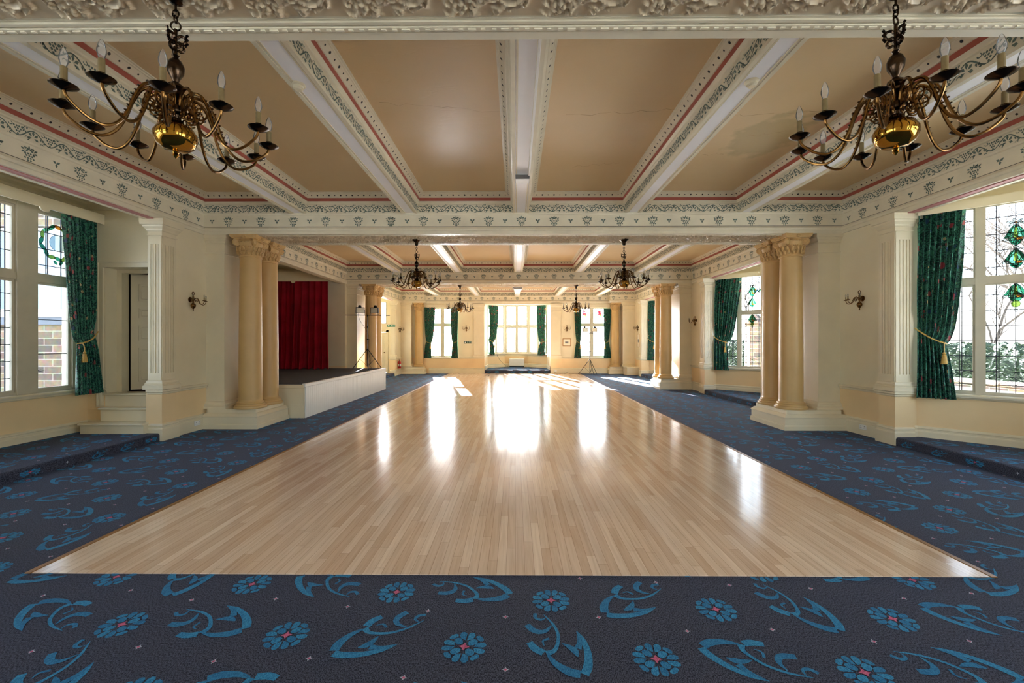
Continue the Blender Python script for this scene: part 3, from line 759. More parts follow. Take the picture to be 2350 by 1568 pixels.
def carpet_step(name, label, poly, z, seed, front, bounds):
    """low carpeted platform; front = (p, q) ends of the visible riser"""
    mb = MB(); r = .03
    P = [Vector(p) for p in poly]
    rings = []
    ins = offset_poly(poly, r*.0, True)
    for i_, zz in ((0, .0), (0, z-r), (r*.3, z-r*.3), (r, z)):
        q = offset_poly(poly, i_, True); rings.append([(v.x, v.y, zz) for v in q])
    mb.loft(rings, 0, True)
    carpet_pattern(mb, [tuple(v) for v in offset_poly(poly, .03, True)], z+.0015, seed)
    a, b = Vector(front[0]), Vector(front[1]); d = (b-a); L = d.length; d /= L; n = Vector((d.y, -d.x))
    rg = random.Random(seed)
    k = int(L/.42)
    for i in range(k):
        s = (i+.5)*L/k; mo = (swirl, ros, diam, swirl)[(i+seed) % 4]
        for f, m in zip(mo.f, mo.m):
            vs = []
            for q in f:
                x, y = mo.v[q]
                if mo is swirl: x, y = (x-.2)*.55, (y-.19)*.26
                vs.append((s+x, z*.48+y*(.45 if mo is ros else 1)))
            if all(.012 < p[1] < z-.03 for p in vs):
                mb.add([(a.x+d.x*p+n.x*.002, a.y+d.y*p+n.y*.002, q) for p, q in vs], [tuple(range(len(vs)))], m+1)
    return tag(mb.build(name, CM), label, 'step', 'carpeted bay steps')
ST = .13
carpet_step('carpeted_step', 'blue patterned carpet step in front of the left stone-view window and white steps', [(-7.2, 3.65), (-5.75, 3.65), (-5.75, 7.12), (-5.98, 7.12), (-5.98, 7.34), (-7.2, 7.34)], ST, 2, ((-5.75, 7.12), (-5.75, 3.65))[::-1], None)
rl = ('blue patterned carpet step under the nearest right-hand leaded window', 'blue patterned carpet step under the right-hand window behind the near right columns', 'blue patterned carpet step in the farthest right-hand window bay')
for k in range(3):
    d = 6.9*k
    carpet_step('carpeted_step', rl[k], [(5.89, 4.0+d), (6.28, 3.97+d), (7.26, 4.95+d), (7.26, 5.95+d), (6.28, 6.93+d), (5.89, 6.90+d)], ST, 3+k, ((5.89, 6.9+d), (5.89, 4.0+d)), None)
carpet_step('carpeted_step', 'blue carpet step of the central far window bay with the heater', [(1.79, 22.58), (1.75, 24.6), (.75, 25.48), (-.6, 25.48), (-1.55, 24.6), (-1.59, 22.58)], .17, 8, ((-1.59, 22.58), (1.79, 22.58)), None)
carpet_step('carpeted_step', 'short blue carpet step beside the pale door at far left', [(-7.7, 17.8), (-5.75, 17.8), (-5.75, 20.88), (-6.0, 20.88), (-6.0, 21.14), (-7.7, 21.14)], ST, 9, ((-5.75, 17.8), (-5.75, 20.88)), None)

# ------------------------------------------------------------------ columns
def volute(n_turn=2.1):
    mb = MB(); prof = [(.0, -.028), (.062, -.026), (.070, -.018), (.070, .018), (.062, .026), (.0, .028)]
    mb.lathe(prof, (0, 0, 0), 20, ax='y')
    for s in (-1, 1):
        pts = [((.064-.056*i/44)*cos(2*PI*n_turn*i/44), s*(.026), (.064-.056*i/44)*sin(2*PI*n_turn*i/44)) for i in range(45)]
        mb.tube(pts, [.0085-.004*i/44 for i in range(45)], 6)
    return mb
def make_column(label):
    t = thing('column', label, 'column', group='smooth peach columns')
    mb = MB(); mb.lathe([(.2, .47), (.2, .9), (.197, 1.6), (.19, 2.4), (.18, 3.18), (.178, 3.3)], n=40); mb.build('shaft', 'column', t)
    mb = MB(); mb.lathe([(.272, .36), (.278, .372), (.280, .39), (.274, .41), (.255, .418), (.248, .43), (.25, .445), (.232, .45), (.226, .458), (.232, .468), (.228, .482), (.214, .487), (.204, .50), (.2, .53)], n=40); mb.build('base', 'column', t)
    mb = MB(); mb.lathe([(.178, 3.185), (.19, 3.19), (.194, 3.20), (.188, 3.212), (.178, 3.216), (.178, 3.30), (.184, 3.33), (.19, 3.42), (.205, 3.47), (.212, 3.485), (.205, 3.50), (.19, 3.52), (.19, 3.54)], n=40)
    ab = []
    for q in range(4):
        for i in range(7):
            u = -1+2*i/7; a = q*PI/2; h = .215+.03*u*u*(1 if abs(u) < .98 else 1); x, y = h, u*.235
            ab.append((x*cos(a)-y*sin(a), x*sin(a)+y*cos(a)))
    for k_, (sc, z0, z1) in enumerate(((.93, 3.525, 3.545), (1.0, 3.545, 3.575), (1.04, 3.575, 3.60))): mb.prism([(x*sc, y*sc) for x, y in ab], z0, z1)
    rg = random.Random(5)
    for row, (zz, rr, n, h) in enumerate(((3.345, .19, 16, .095), (3.275, .182, 18, .075))):
        for k in range(n):
            a = 2*PI*(k+.5*row)/n
            pts = [((rr+.004+.022*sin(q*PI)*(1 if q < .9 else 1)+(.02 if q > .7 else 0))*cos(a+(q-.5)*.12*(1 if k % 2 else -1)), (rr+.004+.022*sin(q*PI)+(.02 if q > .7 else 0))*sin(a), zz-h*.5+h*q) for q in [i/6 for i in range(7)]]
            mb.tube(pts, [.010, .018, .021, .020, .018, .016, .008], 6)
            mb.lathe([(0, -.012), (.011, -.006), (.013, 0), (.009, .008), (0, .012)], ((rr+.024)*cos(a+.2), (rr+.024)*sin(a+.2), zz+h*.4), 6)
    for q in range(4):   # flower on each face of the abacus and egg border
        a = q*PI/2
        mb.lathe([(0, -.03), (.026, -.02), (.034, 0), (.026, .02), (0, .03)], (.225*cos(a), .225*sin(a), 3.555), 8)
        for k in range(7):
            y = (k-3)*.032; mb.lathe([(0, -.014), (.012, -.006), (.012, .006), (0, .014)], (.208*cos(a)-y*sin(a), .208*sin(a)+y*cos(a), 3.48), 6)
    cp_ = mb.build('capital', 'capital', t)
    vm = None
    for q in range(4):
        a = PI/4+q*PI/2
        if vm is None: o = volute().build('volute', 'capital', cp_); vm = o
        else: o = vm.copy(); COL.objects.link(o); o.parent = cp_
        o.location = (.235*cos(a), .235*sin(a), 3.468); o.rotation_euler = (0, 0, a)
    return t
cols = [(-5.03, 8.32, 'nearer smooth peach column of the pair in front of the stage at left'),
        (-5.03, 8.89, 'smooth peach column touching the near end of the stage, farther of that pair'),
        (5.18, 8.32, 'nearer smooth peach column of the near right pair, with cream pier behind'),
        (5.18, 8.89, 'farther smooth peach column of the near right pair, left in view'),
        (-5.03, 15.27, 'nearer peach column of the pair behind the floodlight stand on the stage'),
        (-5.03, 15.84, 'farther peach column of the pair at the far end of the stage'),
        (5.18, 15.22, 'nearer peach column of the farther right pair, beside a sunlit pier'),
        (5.18, 15.79, 'farther peach column of the farther right pair, half hidden by its twin'),
        (-4.92, 22.40, 'single peach column against the far wall, left of the left far window'),
        (5.06, 22.40, 'single peach column against the far wall, right of the right far window')]
c0 = make_column(cols[0][2]); c0.location = (cols[0][0], cols[0][1], 0)
for x, y, l in cols[1:]: dup(c0, (x, y, 0), 0, l)
PLO = [(0, 0), (0, .075), (-.008, .08), (-.008, .09), (-.016, .094), (-.016, .215), (-.006, .222), (-.006, .235), (-.02, .25), (-.05, .285), (-.075, .292), (-.075, .36)]
for x0, x1, y0, y1, l in ((WL, -4.75, 8.06, 9.2, 'stepped cream plinth under the near left column pair'), (4.87, WR, 8.0, 9.17, 'stepped cream plinth under the near right column pair'),
                          (WL, -4.75, 15.02, 16.1, 'stepped cream plinth under the column pair behind the stage'), (4.90, WR, 14.98, 16.05, 'stepped cream plinth under the farther right column pair'),
                          (WL, -4.57, 22.15, 22.6, 'cream plinth under the single left far column'), (4.70, WR, 22.15, 22.6, 'cream plinth under the single right far column')):
    mb = MB(); pl = [(x0, y0), (x0, y1), (x1, y1), (x1, y0)]
    sweep(mb, pl, PLO, True)
    q = offset_poly(pl, -.075, True); mb.add([(v.x, v.y, .36) for v in q][::-1], [(0, 1, 2, 3)])
    tag(mb.build('column_plinth', 'cream'), l, 'plinth', 'stepped column plinths')

# ------------------------------------------------------------------ pilasters
def flutes(mb, P, d, n, w, z0, z1, k=3):
    """raised reeds and side fillets on a face starting at P running along d, facing n"""
    P, d, n = Vector(P), Vector(d), Vector(n)
    def bar(s0, s1, h, za, zb):
        q = [P+d*s0, P+d*s1, P+d*s1+n*h, P+d*s0+n*h]; mb.prism([tuple(v) for v in q], za, zb)
    bar(0, w*.2, .014, z0, z1); bar(w*.8, w, .014, z0, z1)
    bar(0, w, .014, z0-.16, z0); bar(0, w, .014, z1, z1+.14)
    for i in range(k):
        s = w*(.2+.6*(i+.5)/k); bar(s-w*.055, s+w*.055, .012, z0, z1)
CAP2 = [(0, 3.33), (.012, 3.335), (.012, 3.352), (0, 3.356), (0, 3.40), (.016, 3.415), (.022, 3.44), (.05, 3.475), (.055, 3.50), (.075, 3.505), (.08, 3.56), (.08, 3.60), (0, 3.60)]
BAS2 = [(.05, .835), (.05, .895), (.03, .91), (.034, .93), (.02, .945), (.016, .97), (0, .985)]
def corner_pilaster(x0, x1, y0, y1, side, label):
    t = thing('pilaster', label, 'pilaster', ((x0+x1)/2, (y0+y1)/2, .835), group='fluted corner pilasters')
    mb = MB(); i = .014
    mb.box(x0+(0 if side > 0 else 0), x1, y0+i, y1, .835, 3.6) if False else None
    xa, xb = (x0+i, x1) if side > 0 else (x0, x1-i)
    mb.box(xa, xb, y0+i, y1, .835, 3.6)
    flutes(mb, (xa if side > 0 else x0, y0+i), (1, 0), (0, -1), (xb-xa), 1.1, 3.2)
    xf = x0+i if side > 0 else x1-i
    flutes(mb, (xf, y0+i), (0, 1), (-side, 0), y1-y0-i, 1.1, 3.2)
    shift_parent(mb.build('shaft', 'cream'), t)
    pl = [(x0, y0), (x0, y1), (x1, y1), (x1, y0)]
    mb = MB(); sweep(mb, pl, CAP2, True); shift_parent(mb.build('capital', 'cream'), t)
    mb = MB(); sweep(mb, pl, BAS2, True); shift_parent(mb.build('base', 'cream'), t)
corner_pilaster(-5.97, -5.74, 7.10, 7.40, -1, 'cream fluted pilaster beside the half-open door at near left')
corner_pilaster(-5.97, -5.74, 20.9, 21.2, -1, 'cream fluted pilaster by the green sign and extinguisher at far left')
for k, l in enumerate(('cream fluted pilaster beside the large curtain at near right', 'cream fluted pilaster beside the curtain behind the near right columns', 'cream fluted pilaster beside the curtain at far right')):
    corner_pilaster(5.905, 6.19, 6.894+6.9*k, 7.2+6.9*k, 1, l)
for x0, x1, l in ((-2.14, -1.62, 'plain cream pilaster left of the central far window bay'), (1.82, 2.32, 'plain cream pilaster right of the central far window bay')):
    t = thing('pilaster', l, 'pilaster', ((x0+x1)/2, YF, .83), group='plain far pilasters')
    mb = MB(); mb.box(x0, x1, YF-.07, YF+.01, .83, 3.55); shift_parent(mb.build('shaft', 'cream'), t)
    pl = [(x0, YF-.07), (x0, YF), (x1, YF), (x1, YF-.07)]
    mb = MB(); sweep(mb, pl, [(0, 3.18), (.02, 3.19), (.02, 3.21), (.004, 3.22), (.004, 3.40), (.03, 3.43), (.05, 3.48), (.05, 3.58), (0, 3.58)], True); shift_parent(mb.build('capital', 'cream'), t)
    mb = MB(); sweep(mb, pl, [(.04, .83), (.04, .90), (.02, .94), (0, .97)], True); shift_parent(mb.build('base', 'cream'), t)

# ------------------------------------------------------------------ windows
win_n = [0]
class Win:
    def __init__(s, P, Q, z0, z1, off=-.06):
        s.P, s.Q = Vector(P), Vector(Q); s.u = (s.Q-s.P); s.L = s.u.length; s.u /= s.L; s.n = Vector((-s.u.y, s.u.x)); s.off = off
        s.z0, s.z1 = z0, z1; s.frame = MB(); s.lead = MB(); s.glass = MB(); s.stain = {}
    def p(s, a, z, o=0):
        q = s.P+s.u*a+s.n*(o+s.off); return (q.x, q.y, z)
    def bar(s, mb, a0, a1, z0, z1, o0, o1, mi=0):
        vs = [s.p(a, z, o) for z in (z0, z1) for o in (o0, o1) for a in (a0, a1)]
        mb.add(vs, [(0, 2, 3, 1), (4, 5, 7, 6), (0, 1, 5, 4), (2, 6, 7, 3), (0, 4, 6, 2), (1, 3, 7, 5)], mi)
    def pane(s, a0, a1, z0, z1, fr=.035):
        for x0, x1, y0, y1 in ((a0, a0+fr, z0, z1), (a1-fr, a1, z0, z1), (a0+fr, a1-fr, z0, z0+fr), (a0+fr, a1-fr, z1-fr, z1)): s.bar(s.frame, x0, x1, y0, y1, -.03, .03)
        s.bar(s.glass, a0+fr, a1-fr, z0+fr, z1-fr, -.003, .003)
        return (a0+fr, a1-fr, z0+fr, z1-fr)
    def vlead(s, a, z0, z1, w=.010): s.bar(s.lead, a-w/2, a+w/2, z0, z1, -.006, .006)
    def hlead(s, z, a0, a1, w=.010): s.bar(s.lead, a0, a1, z-w/2, z+w/2, -.006, .006)
    def line(s, pts, w=.008, o=.009):
        vs, fs = strip(pts, lambda t: w); s.lead.add([s.p(a, z, o) for a, z in vs], fs)
    def colour(s, pts, m, o=.0065, outline=True):
        s.stain.setdefault(m, MB()).add([s.p(a, z, o) for a, z in pts], [tuple(range(len(pts)))])
        if outline: s.line(pts+[pts[0]], .006)
    def done(s, kind='lead'):
        win_n[0] += 1
        f = s.frame.build('window_%d' % win_n[0], 'winframe', kind='structure')
        if s.glass.f: s.glass.build('glass', 'glass', f)
        if s.lead.f: s.lead.build('leading', 'lead', f)
        if s.stain:
            mb = MB(); ms = list(s.stain)
            for i, m in enumerate(ms): mb.add(s.stain[m].v, s.stain[m].f, i)
            mb.build('stained_glass', ms, f)
        return f
def ell(cx, cy, rx, ry, a0=0, n=10): return [(cx+rx*cos(2*PI*k/n)*cos(a0)-ry*sin(2*PI*k/n)*sin(a0), cy+rx*cos(2*PI*k/n)*sin(a0)+ry*sin(2*PI*k/n)*cos(a0)) for k in range(n)]
def bell(W, c, zt, h=.20, w=.115):
    """one drop of the stained-glass bell-flower chain, hung from zt"""
    prof = [(0, .10), (.25, .42), (.5, .62), (.75, .8), (1, 1.0)]
    cols_ = ['jade', 'mint', 'lime', 'mint', 'jade']
    for i in range(5):
        e0, e1 = -1+2*i/5, -1+2*(i+1)/5
        W.colour([(c+w*e0*r, zt-h*.72*t) for t, r in prof] + [(c+w*e1*r, zt-h*.72*t) for t, r in prof[::-1]], cols_[i])
    for dx, m in ((-.8, 'milk'), (-.28, 'amber'), (.28, 'mint'), (.8, 'milk')): W.colour(ell(c+w*dx, zt-h*.78, w*.36, h*.085, .2*dx), m)
    W.colour([(c-w*.6, zt-h*.84), (c+w*.6, zt-h*.84), (c+w*.35, zt-h*1.05), (c, zt-h*1.15), (c-w*.35, zt-h*1.05)], 'jade')
    W.line([(c-w*.2, zt-h*.84), (c, zt-h*1.15), (c+w*.2, zt-h*.84)], .004)
def chain(W, c, zt):
    for a in range(6): W.colour(ell(c+.055*cos(a*PI/3+.3), zt+.012+.03*sin(a*PI/3+.3), .035, .014, a*PI/3+.3, 8), 'milk')
    W.colour(ell(c, zt+.012, .014, .014), 'amber')
    bell(W, c, zt-.015, .26); W.colour(ell(c, zt-.335, .025, .022), 'milk'); bell(W, c, zt-.36, .24)
def garland(W, a0, a1, z, sag=.12):
    for i in range(9):
        t = i/8; a = a0+(a1-a0)*t; zz = z-sag*4*t*(1-t)
        W.colour(ell(a, zz, .045, .02, .9*(-1)**i, 8), ('jade', 'mint', 'amber', 'sky', 'jade')[i % 5])
def lattice(W, a0, a1, z0, z1):
    W.hlead(z0, a0, a1); W.hlead(z1, a0, a1); m = (a0+a1)/2; zc = (z0+z1)/2
    k = max(1, round((a1-a0)/.28)); st = (a1-a0)/k
    for i in range(k):
        x0 = a0+i*st; x1 = x0+st; xm = (x0+x1)/2
        for p in ([(x0, z0), (x1, z1)], [(x0, z1), (x1, z0)]): W.line(p, .006)
        W.line([(xm, z0), (xm-.06, zc), (xm, z1), (xm+.06, zc), (xm, z0)], .005); W.line([(x0, zc), (xm, zc+.02), (x1, zc)], .005)
def leadgrid(W, r, vs, pitch, latt=None, zanchor=None):
    a0, a1, z0, z1 = r
    for v in vs: W.vlead(v, z0, z1)
    z = (zanchor if zanchor else z0)
    while z < z1-.02:
        if z > z0+.03 and not (latt and latt[0]-.03 < z < latt[1]+.03): W.hlead(z, a0, a1)
        z += pitch
    if latt: lattice(W, vs[0] if len(vs) > 2 else a0, vs[-1] if len(vs) > 2 else a1, *latt); W.hlead(latt[0], a0, a1); W.hlead(latt[1], a0, a1)
    # coloured squares at crossings of the double cames
def stay(W, a, z, s=-1):
    W.line([(a, z), (a+s*.05, z+.012), (a+s*.11, z), (a+s*.05, z-.012), (a, z)], .008, .04)

for k in range(3):
    d = 6.9*k; pts = rpaths[k]
    for sg in range(3):
        W = Win(pts[sg], pts[sg+1], .80, 3.64)
        L = W.L
        flip = (lambda s: L-s) if sg == 2 else (lambda s: s)
        if sg == 1: vb = [(0, .06), (L/2-.04, L/2+.04), (L-.06, L)]; pr = [(.06, L/2-.04), (L/2+.04, L-.06)]
        else:
            S = [(0, .06), (.632, .718), (1.335, 1.4)]
            vb = [tuple(sorted((flip(a), flip(b)))) for a, b in S]; pr = [tuple(sorted((flip(a), flip(b)))) for a, b in ((.06, .632), (.718, 1.335))]
        for a, b in vb: W.bar(W.frame, a, b, .82, 3.62, -.06, .05)
        for z0, z1 in ((.80, .86), (2.45, 2.54), (3.58, 3.64)): W.bar(W.frame, 0, L, z0, z1, -.057, .046)
        W.bar(W.frame, 0, L, .785, .812, -.06, .13)
        for a, b in pr:
            narrow = (b-a) < .6 and sg != 1
            lo = W.pane(a, b, .86, 2.45, .028 if narrow else .02); up = W.pane(a, b, 2.54, 3.58, .02)
            c = (a+b)/2; w_ = (b-a)
            vs = [c-w_*.30, c-w_*.30+.026, c, c+w_*.30-.026, c+w_*.30] if not narrow else [c-w_*.26, c-w_*.26+.026, c+w_*.26-.026, c+w_*.26]
            leadgrid(W, lo, vs, .222, (.985, 1.18), .86+.54); leadgrid(W, up, vs, .235, None, 2.54+.145)
            if not narrow:
                chain(W, c, 3.28 - (0 if k else 0)); bell(W, c, 2.43, .23)
                W.colour(ell(c, 2.145, .045, .05), 'lime'); W.colour(ell(c, 2.06, .018, .03), 'milk')
                if k: garland(W, c+(-.02 if sg == 2 else .02), (a if sg == 2 else b), 3.24)
            else:
                W.colour(ell(c+w_*.26-.013 if sg == 2 else c, 2.30, .03, .028), 'jade'); stay(W, a+.02 if sg == 2 else b-.02, 1.17, 1 if sg == 2 else -1)
        W.done()
# left window
W = Win((-7.2, 7.16), (-7.2, 3.9), .8, 3.66, -.08); L = W.L
for a, b in ((0, .05), (.57, .85), (1.60, 1.72), (2.47, 2.75), (L-.05, L)): W.bar(W.frame, a, b, .8, 3.66, -.10, .07)
for z0, z1 in ((.80, .87), (2.52, 2.62), (3.60, 3.66)): W.bar(W.frame, 0, L, z0, z1, -.08, .055)
W.bar(W.frame, 0, L, .785, .812, -.06, .14)
for i, (a, b) in enumerate(((.05, .57), (.85, 1.60), (1.72, 2.47), (2.75, L-.05))):
    lo = W.pane(a, b, .87, 2.52); up = W.pane(a, b, 2.62, 3.60)
    c = (a+b)/2
    if i in (0, 3):
        for z in (1.42, 1.95): W.hlead(z, lo[0], lo[1])
        leadgrid(W, up, [b-.20+(.0), b-.175, a+.12], .255, None, 2.62+.17)
    else:
        leadgrid(W, lo, [c-.28, c-.22, c, c+.22, c+.28], .245, None, .87+.21); leadgrid(W, up, [c-.28, c-.22, c, c+.22, c+.28], .255, None, 2.62+.05)
cx, cz, rr = .22, 3.17, .25
W.colour(ell(cx, cz, .13, .13, 0, 24), 'milk')
for i in range(16):
    a = 2*PI*i/16
    W.colour(ell(cx+rr*cos(a), cz+rr*sin(a), .062, .03, a+PI/2+.35*(-1)**i, 9), ('jade', 'lime', 'mint', 'jade', 'amber', 'lime')[i % 6])
for e in (-1, 1): W.colour(ell(cx+e*.04, cz-rr-.06, .04, .022, e*.8, 8), 'jade')
stay(W, .56, 1.17, -1)
W.done()
# far wall side windows
for P, Q, m0, m1, art in (((-2.95, 22.75), (-4.45, 22.75), -3.82, -3.71, False), ((4.72, 22.75), (3.12, 22.75), 3.87, 3.98, True)):
    W = Win(P, Q, .8, 3.42, 0); L = W.L
    a, b = sorted((P[0]-m0, P[0]-m1))
    for x0, x1 in ((0, .06), (a, b), (L-.06, L)): W.bar(W.frame, x0, x1, .8, 3.42, -.06, .06)
    for z0, z1 in ((.80, .88), (2.44, 2.56), (3.36, 3.42)): W.bar(W.frame, 0, L, z0, z1, -.05, .05)
    W.bar(W.frame, 0, L, .785, .812, -.06, .2)
    for i, (x0, x1) in enumerate(((.06, a), (b, L-.06))):
        W.pane(x0, x1, .88, 2.44); W.pane(x0, x1, 2.56, 3.36)
        c = (x0+x1)/2 - .03
        if art:
            W.colour(ell(c, 3.06, .10, .08), 'ruby'); W.colour(ell(c+.02, 3.16, .08, .07), 'rose' if i else 'ruby'); W.colour(ell(c-.05, 2.98, .05, .05), 'amber')
            for q in range(6): W.colour(ell(c+.2*cos(q*1.05+.4), 3.02+.16*sin(q*1.05+.4), .07, .022, q*1.05+1.4, 8), ('jade', 'sky', 'mint')[q % 3])
            for q in range(4): W.colour(ell(c-.16+.1*q, 2.76+.02*(q % 2), .06, .018, .2, 8), ('sky', 'jade')[q % 2])
        else:
            for q in range(5): W.colour(ell(c-.1+.06*q, 2.85+.1*(q % 3), .018, .022, 0, 8), ('mint', 'amber', 'milk')[q % 3])
    W.done()
# centre far bay: three windows
for i, (P, Q) in enumerate(((cp[1], cp[2]), (cp[2], cp[3]), (cp[3], cp[4]))):
    W = Win(P, Q, .95, 3.78); L = W.L
    vb = [(0, .07), (L/2-.05, L/2+.05), (L-.07, L)] if i == 1 else [(0, .07), (L-.07, L)]
    if i != 1: vb = [(0, .09), (L*.5-.04, L*.5+.04), (L-.07, L)]
    for x0, x1 in vb: W.bar(W.frame, x0, x1, .95, 3.78, -.07, .07)
    for z0, z1 in ((.95, 1.02), (2.47, 2.57), (3.70, 3.78)): W.bar(W.frame, 0, L, z0, z1, -.05, .05)
    for (x0, x1), (y0, y1) in zip(vb[:-1], vb[1:]):
        W.pane(x1, y0, 1.02, 2.47); W.pane(x1, y0, 2.57, 3.70); c = (x1+y0)/2
        for q in range(3): W.colour(ell(c+.03*(-1)**q, 2.98-.13*q, .035, .045, .3, 8), ('mint', 'jade', 'lime')[q])
        W.colour(ell(c-.15, 2.95, .03, .05, .4, 8), 'sky'); W.colour(ell(c-.1, 3.0, .03, .02, .8, 8), 'ruby')
        if i != 1: W.colour(ell(c, 2.25, .04, .045), 'amber'); W.colour(ell(c, 2.12, .015, .03), 'jade')
    W.done()
# high window above the far left door, and windows added at the unseen end for fill light
W = Win((-6.2, 21.28), (-7.2, 21.28), 2.5, 3.55, 0)
for x0, x1 in ((0, .05), (W.L-.05, W.L)): W.bar(W.frame, x0, x1, 2.5, 3.55, -.05, .05)
W.pane(.05, W.L-.05, 2.5, 3.55); W.done()
for P_, Q_ in (((-5, YBK-.05), (-3.2, YBK-.05)), ((3.4, YBK-.05), (5.2, YBK-.05)), ((WL-.05, 1.8), (WL-.05, -3.2)), ((WR+.05, -3.2), (WR+.05, 1.8))):
    W = Win(P_, Q_, .8, 3.7 if P_[1] == Q_[1] else 3.6, 0); L = W.L
    for a in (0, L/3-.05, 2*L/3-.05, L-.1): W.bar(W.frame, a, a+.1, .8, W.z1, -.05, .05)
    for a in (.8, 2.45, W.z1-.1): W.bar(W.frame, 0, L, a, a+.09, -.05, .05)
    for q in range(3):
        W.bar(W.glass, q*L/3+.05, (q+1)*L/3-.05, .9, W.z1-.1, -.003, .003)
    W.done()
# ------------------------------------------------------------------ curtains
def smooth01(t): t = max(0, min(1, t)); return t*t*(3-2*t)
def curtain(label, A, u, n, wt, wtie, wb, zt, ztie, zb, off=.11, pinch=0., pleats=8, rise=.22, seed=0, flare=.03, nu=110, nv=56, group=None):
    u, n, A = Vector(u).normalized(), Vector(n).normalized(), Vector(A)
    t_ = thing('curtain', label, 'curtain', (A.x, A.y, zb), group='green floral curtains')
    rg = random.Random(seed); ph = [rg.uniform(-.5, .5) for _ in range(5)]
    vs, uvs, fs = [], [], []
    for j in range(nv+1):
        z = zb+(zt-zb)*j/nv
        for i in range(nu+1):
            q = i/nu
            zl = ztie+rise*(1-q)           # the rope climbs towards the wall hook
            if z >= zl: tt = (z-zl)/(zt-zl); r = wtie+(wt-wtie)*tt**.42; l = pinch*(1-tt**.5)
            else: tt = (zl-z)/(zl-zb); r = wtie+(wb-wtie)*tt**.85; l = pinch*(1-tt**.6)*1.0
            tight = math.exp(-((z-zl)/.16)**2)
            s = l+(r-l)*q
            w_ = 2*PI*pleats*(q+.015*sin(3*z+ph[0])) + .5*sin(1.3*z+ph[1])
            a = (.034-.016*tight+.008*sin(5*q+ph[2]))
            d = off + a*(sin(w_)+.3*sin(2*w_+ph[3])+.25*sin(.5*w_+ph[4])) - .03*tight + (flare*((zl-z)/(zl-zb)) if z < zl else 0)
            s += .012*cos(w_)*(1-tight)
            p = A+u*s+n*d
            vs.append((p.x, p.y, z)); uvs.append((q*1.25+seed*.37, z*1.0+seed*.21))
    W1 = nu+1
    for j in range(nv):
        for i in range(nu): fs.append((j*W1+i, j*W1+i+1, (j+1)*W1+i+1, (j+1)*W1+i))
    mb = MB(); mb.v = vs; mb.f = fs; mb.m = [0]*len(fs); mb.sm = [True]*len(fs)
    o = mb.build('cloth', 'curtain', sharp=89)
    uvl = o.data.uv_layers.new(name='UVMap')
    idx = np.empty(len(o.data.loops), dtype=np.int32); o.data.loops.foreach_get('vertex_index', idx)
    uvl.data.foreach_set('uv', np.array(uvs, dtype=np.float32)[idx].ravel())
    so = o.modifiers.new('thickness', 'SOLIDIFY'); so.thickness = .006
    shift_parent(o, t_)
    # twisted rope and tassel
    mb = MB(); pts = []
    for i in range(41):
        q = i/40; s = -.02+(wtie+.035-pinch)*q+pinch*(1-0) if pinch else -.02+(wtie+.035)*q
        z = ztie+rise*(1-q)-.05*sin(PI*q)*.6; d = off+.045+.035*sin(PI*min(1, q*1.05))
        if q > .93: d -= (q-.93)*.9
        p = A+u*s+n*d; pts.append((p.x, p.y, z))
    for ph_ in (0, PI):
        mb.tube([(p[0]+.006*cos(i*1.2+ph_), p[1], p[2]+.006*sin(i*1.2+ph_)) for i, p in enumerate(pts)], .0075, 6)
    rope = mb.build('tieback_rope', 'gold'); shift_parent(rope, t_)
    e = A+u*(wtie-.01)+n*(off+.075); z = ztie-.06
    mb = MB(); mb.tube([(pts[-4][0], pts[-4][1], pts[-4][2]), (e.x, e.y, z), (e.x, e.y, z-.06)], .007, 6)
    mb.lathe([(0, -.06), (.018, -.075), (.022, -.09), (.014, -.105), (.02, -.11), (.03, -.16), (.038, -.235), (.036, -.24), (0, -.24)], (e.x, e.y, z), 20)
    for k in range(20):
        a = 2*PI*k/20; mb.tube([(e.x+.021*cos(a), e.y+.021*sin(a), z-.112), (e.x+.037*cos(a), e.y+.037*sin(a), z-.245)], .0035, 4)
    ts = mb.build('tassel', 'gold'); ts.parent = rope
    return t_
s2 = math.sqrt(.5)
curtain('large green floral curtain at near left, tied back with gold tassel', (-7.2, 7.31), (0, -1), (1, 0), .52, .27, .42, 3.60, 1.58, .76, .17, .02, 8, .20, 1, .10)
curtain('large green floral curtain at near right, tied back with gold rope', (6.285, 6.935), (s2, -s2), (-s2, -s2), .53, .315, .42, 3.60, 1.58, .75, .11, 0, 8, .24, 2, .03)
curtain('green floral curtain in the right bay behind the near right columns', (6.285, 13.83), (s2, -s2), (-s2, -s2), .77, .34, .42, 3.58, 1.60, .74, .11, -.02, 10, .2, 3, .04)
curtain('green floral curtain at far right, partly hidden by the farther right columns', (6.285, 20.73), (s2, -s2), (-s2, -s2), .74, .34, .42, 3.58, 1.60, .76, .11, 0, 9, .2, 4, .03)
curtain('left curtain of the left window on the far wall', (-4.68, YF), (1, 0), (0, -1), .56, .34, .36, 3.40, 1.57, .79, .08, .10, 7, .1, 5, .02, 70, 36)
curtain('right curtain of the left window on the far wall', (-2.93, YF), (-1, 0), (0, -1), .40, .29, .35, 3.36, 1.57, .79, .08, .06, 6, .1, 6, .02, 70, 36)
curtain('left curtain of the central far bay window', (-1.52, 24.60), (.72, .69), (.69, -.72), .71, .32, .36, 3.68, 1.60, .87, .08, 0, 7, .14, 7, .02, 70, 36)
curtain('right curtain of the central far bay window', (1.72, 24.60), (-.72, .69), (-.69, -.72), .66, .42, .54, 3.68, 1.60, .86, .08, .04, 7, .06, 8, .02, 70, 36)
curtain('left curtain of the right window on the far wall, near the framed picture', (2.99, YF), (1, 0), (0, -1), .36, .32, .34, 3.32, 1.57, .78, .08, .14, 6, .1, 9, .02, 70, 36)
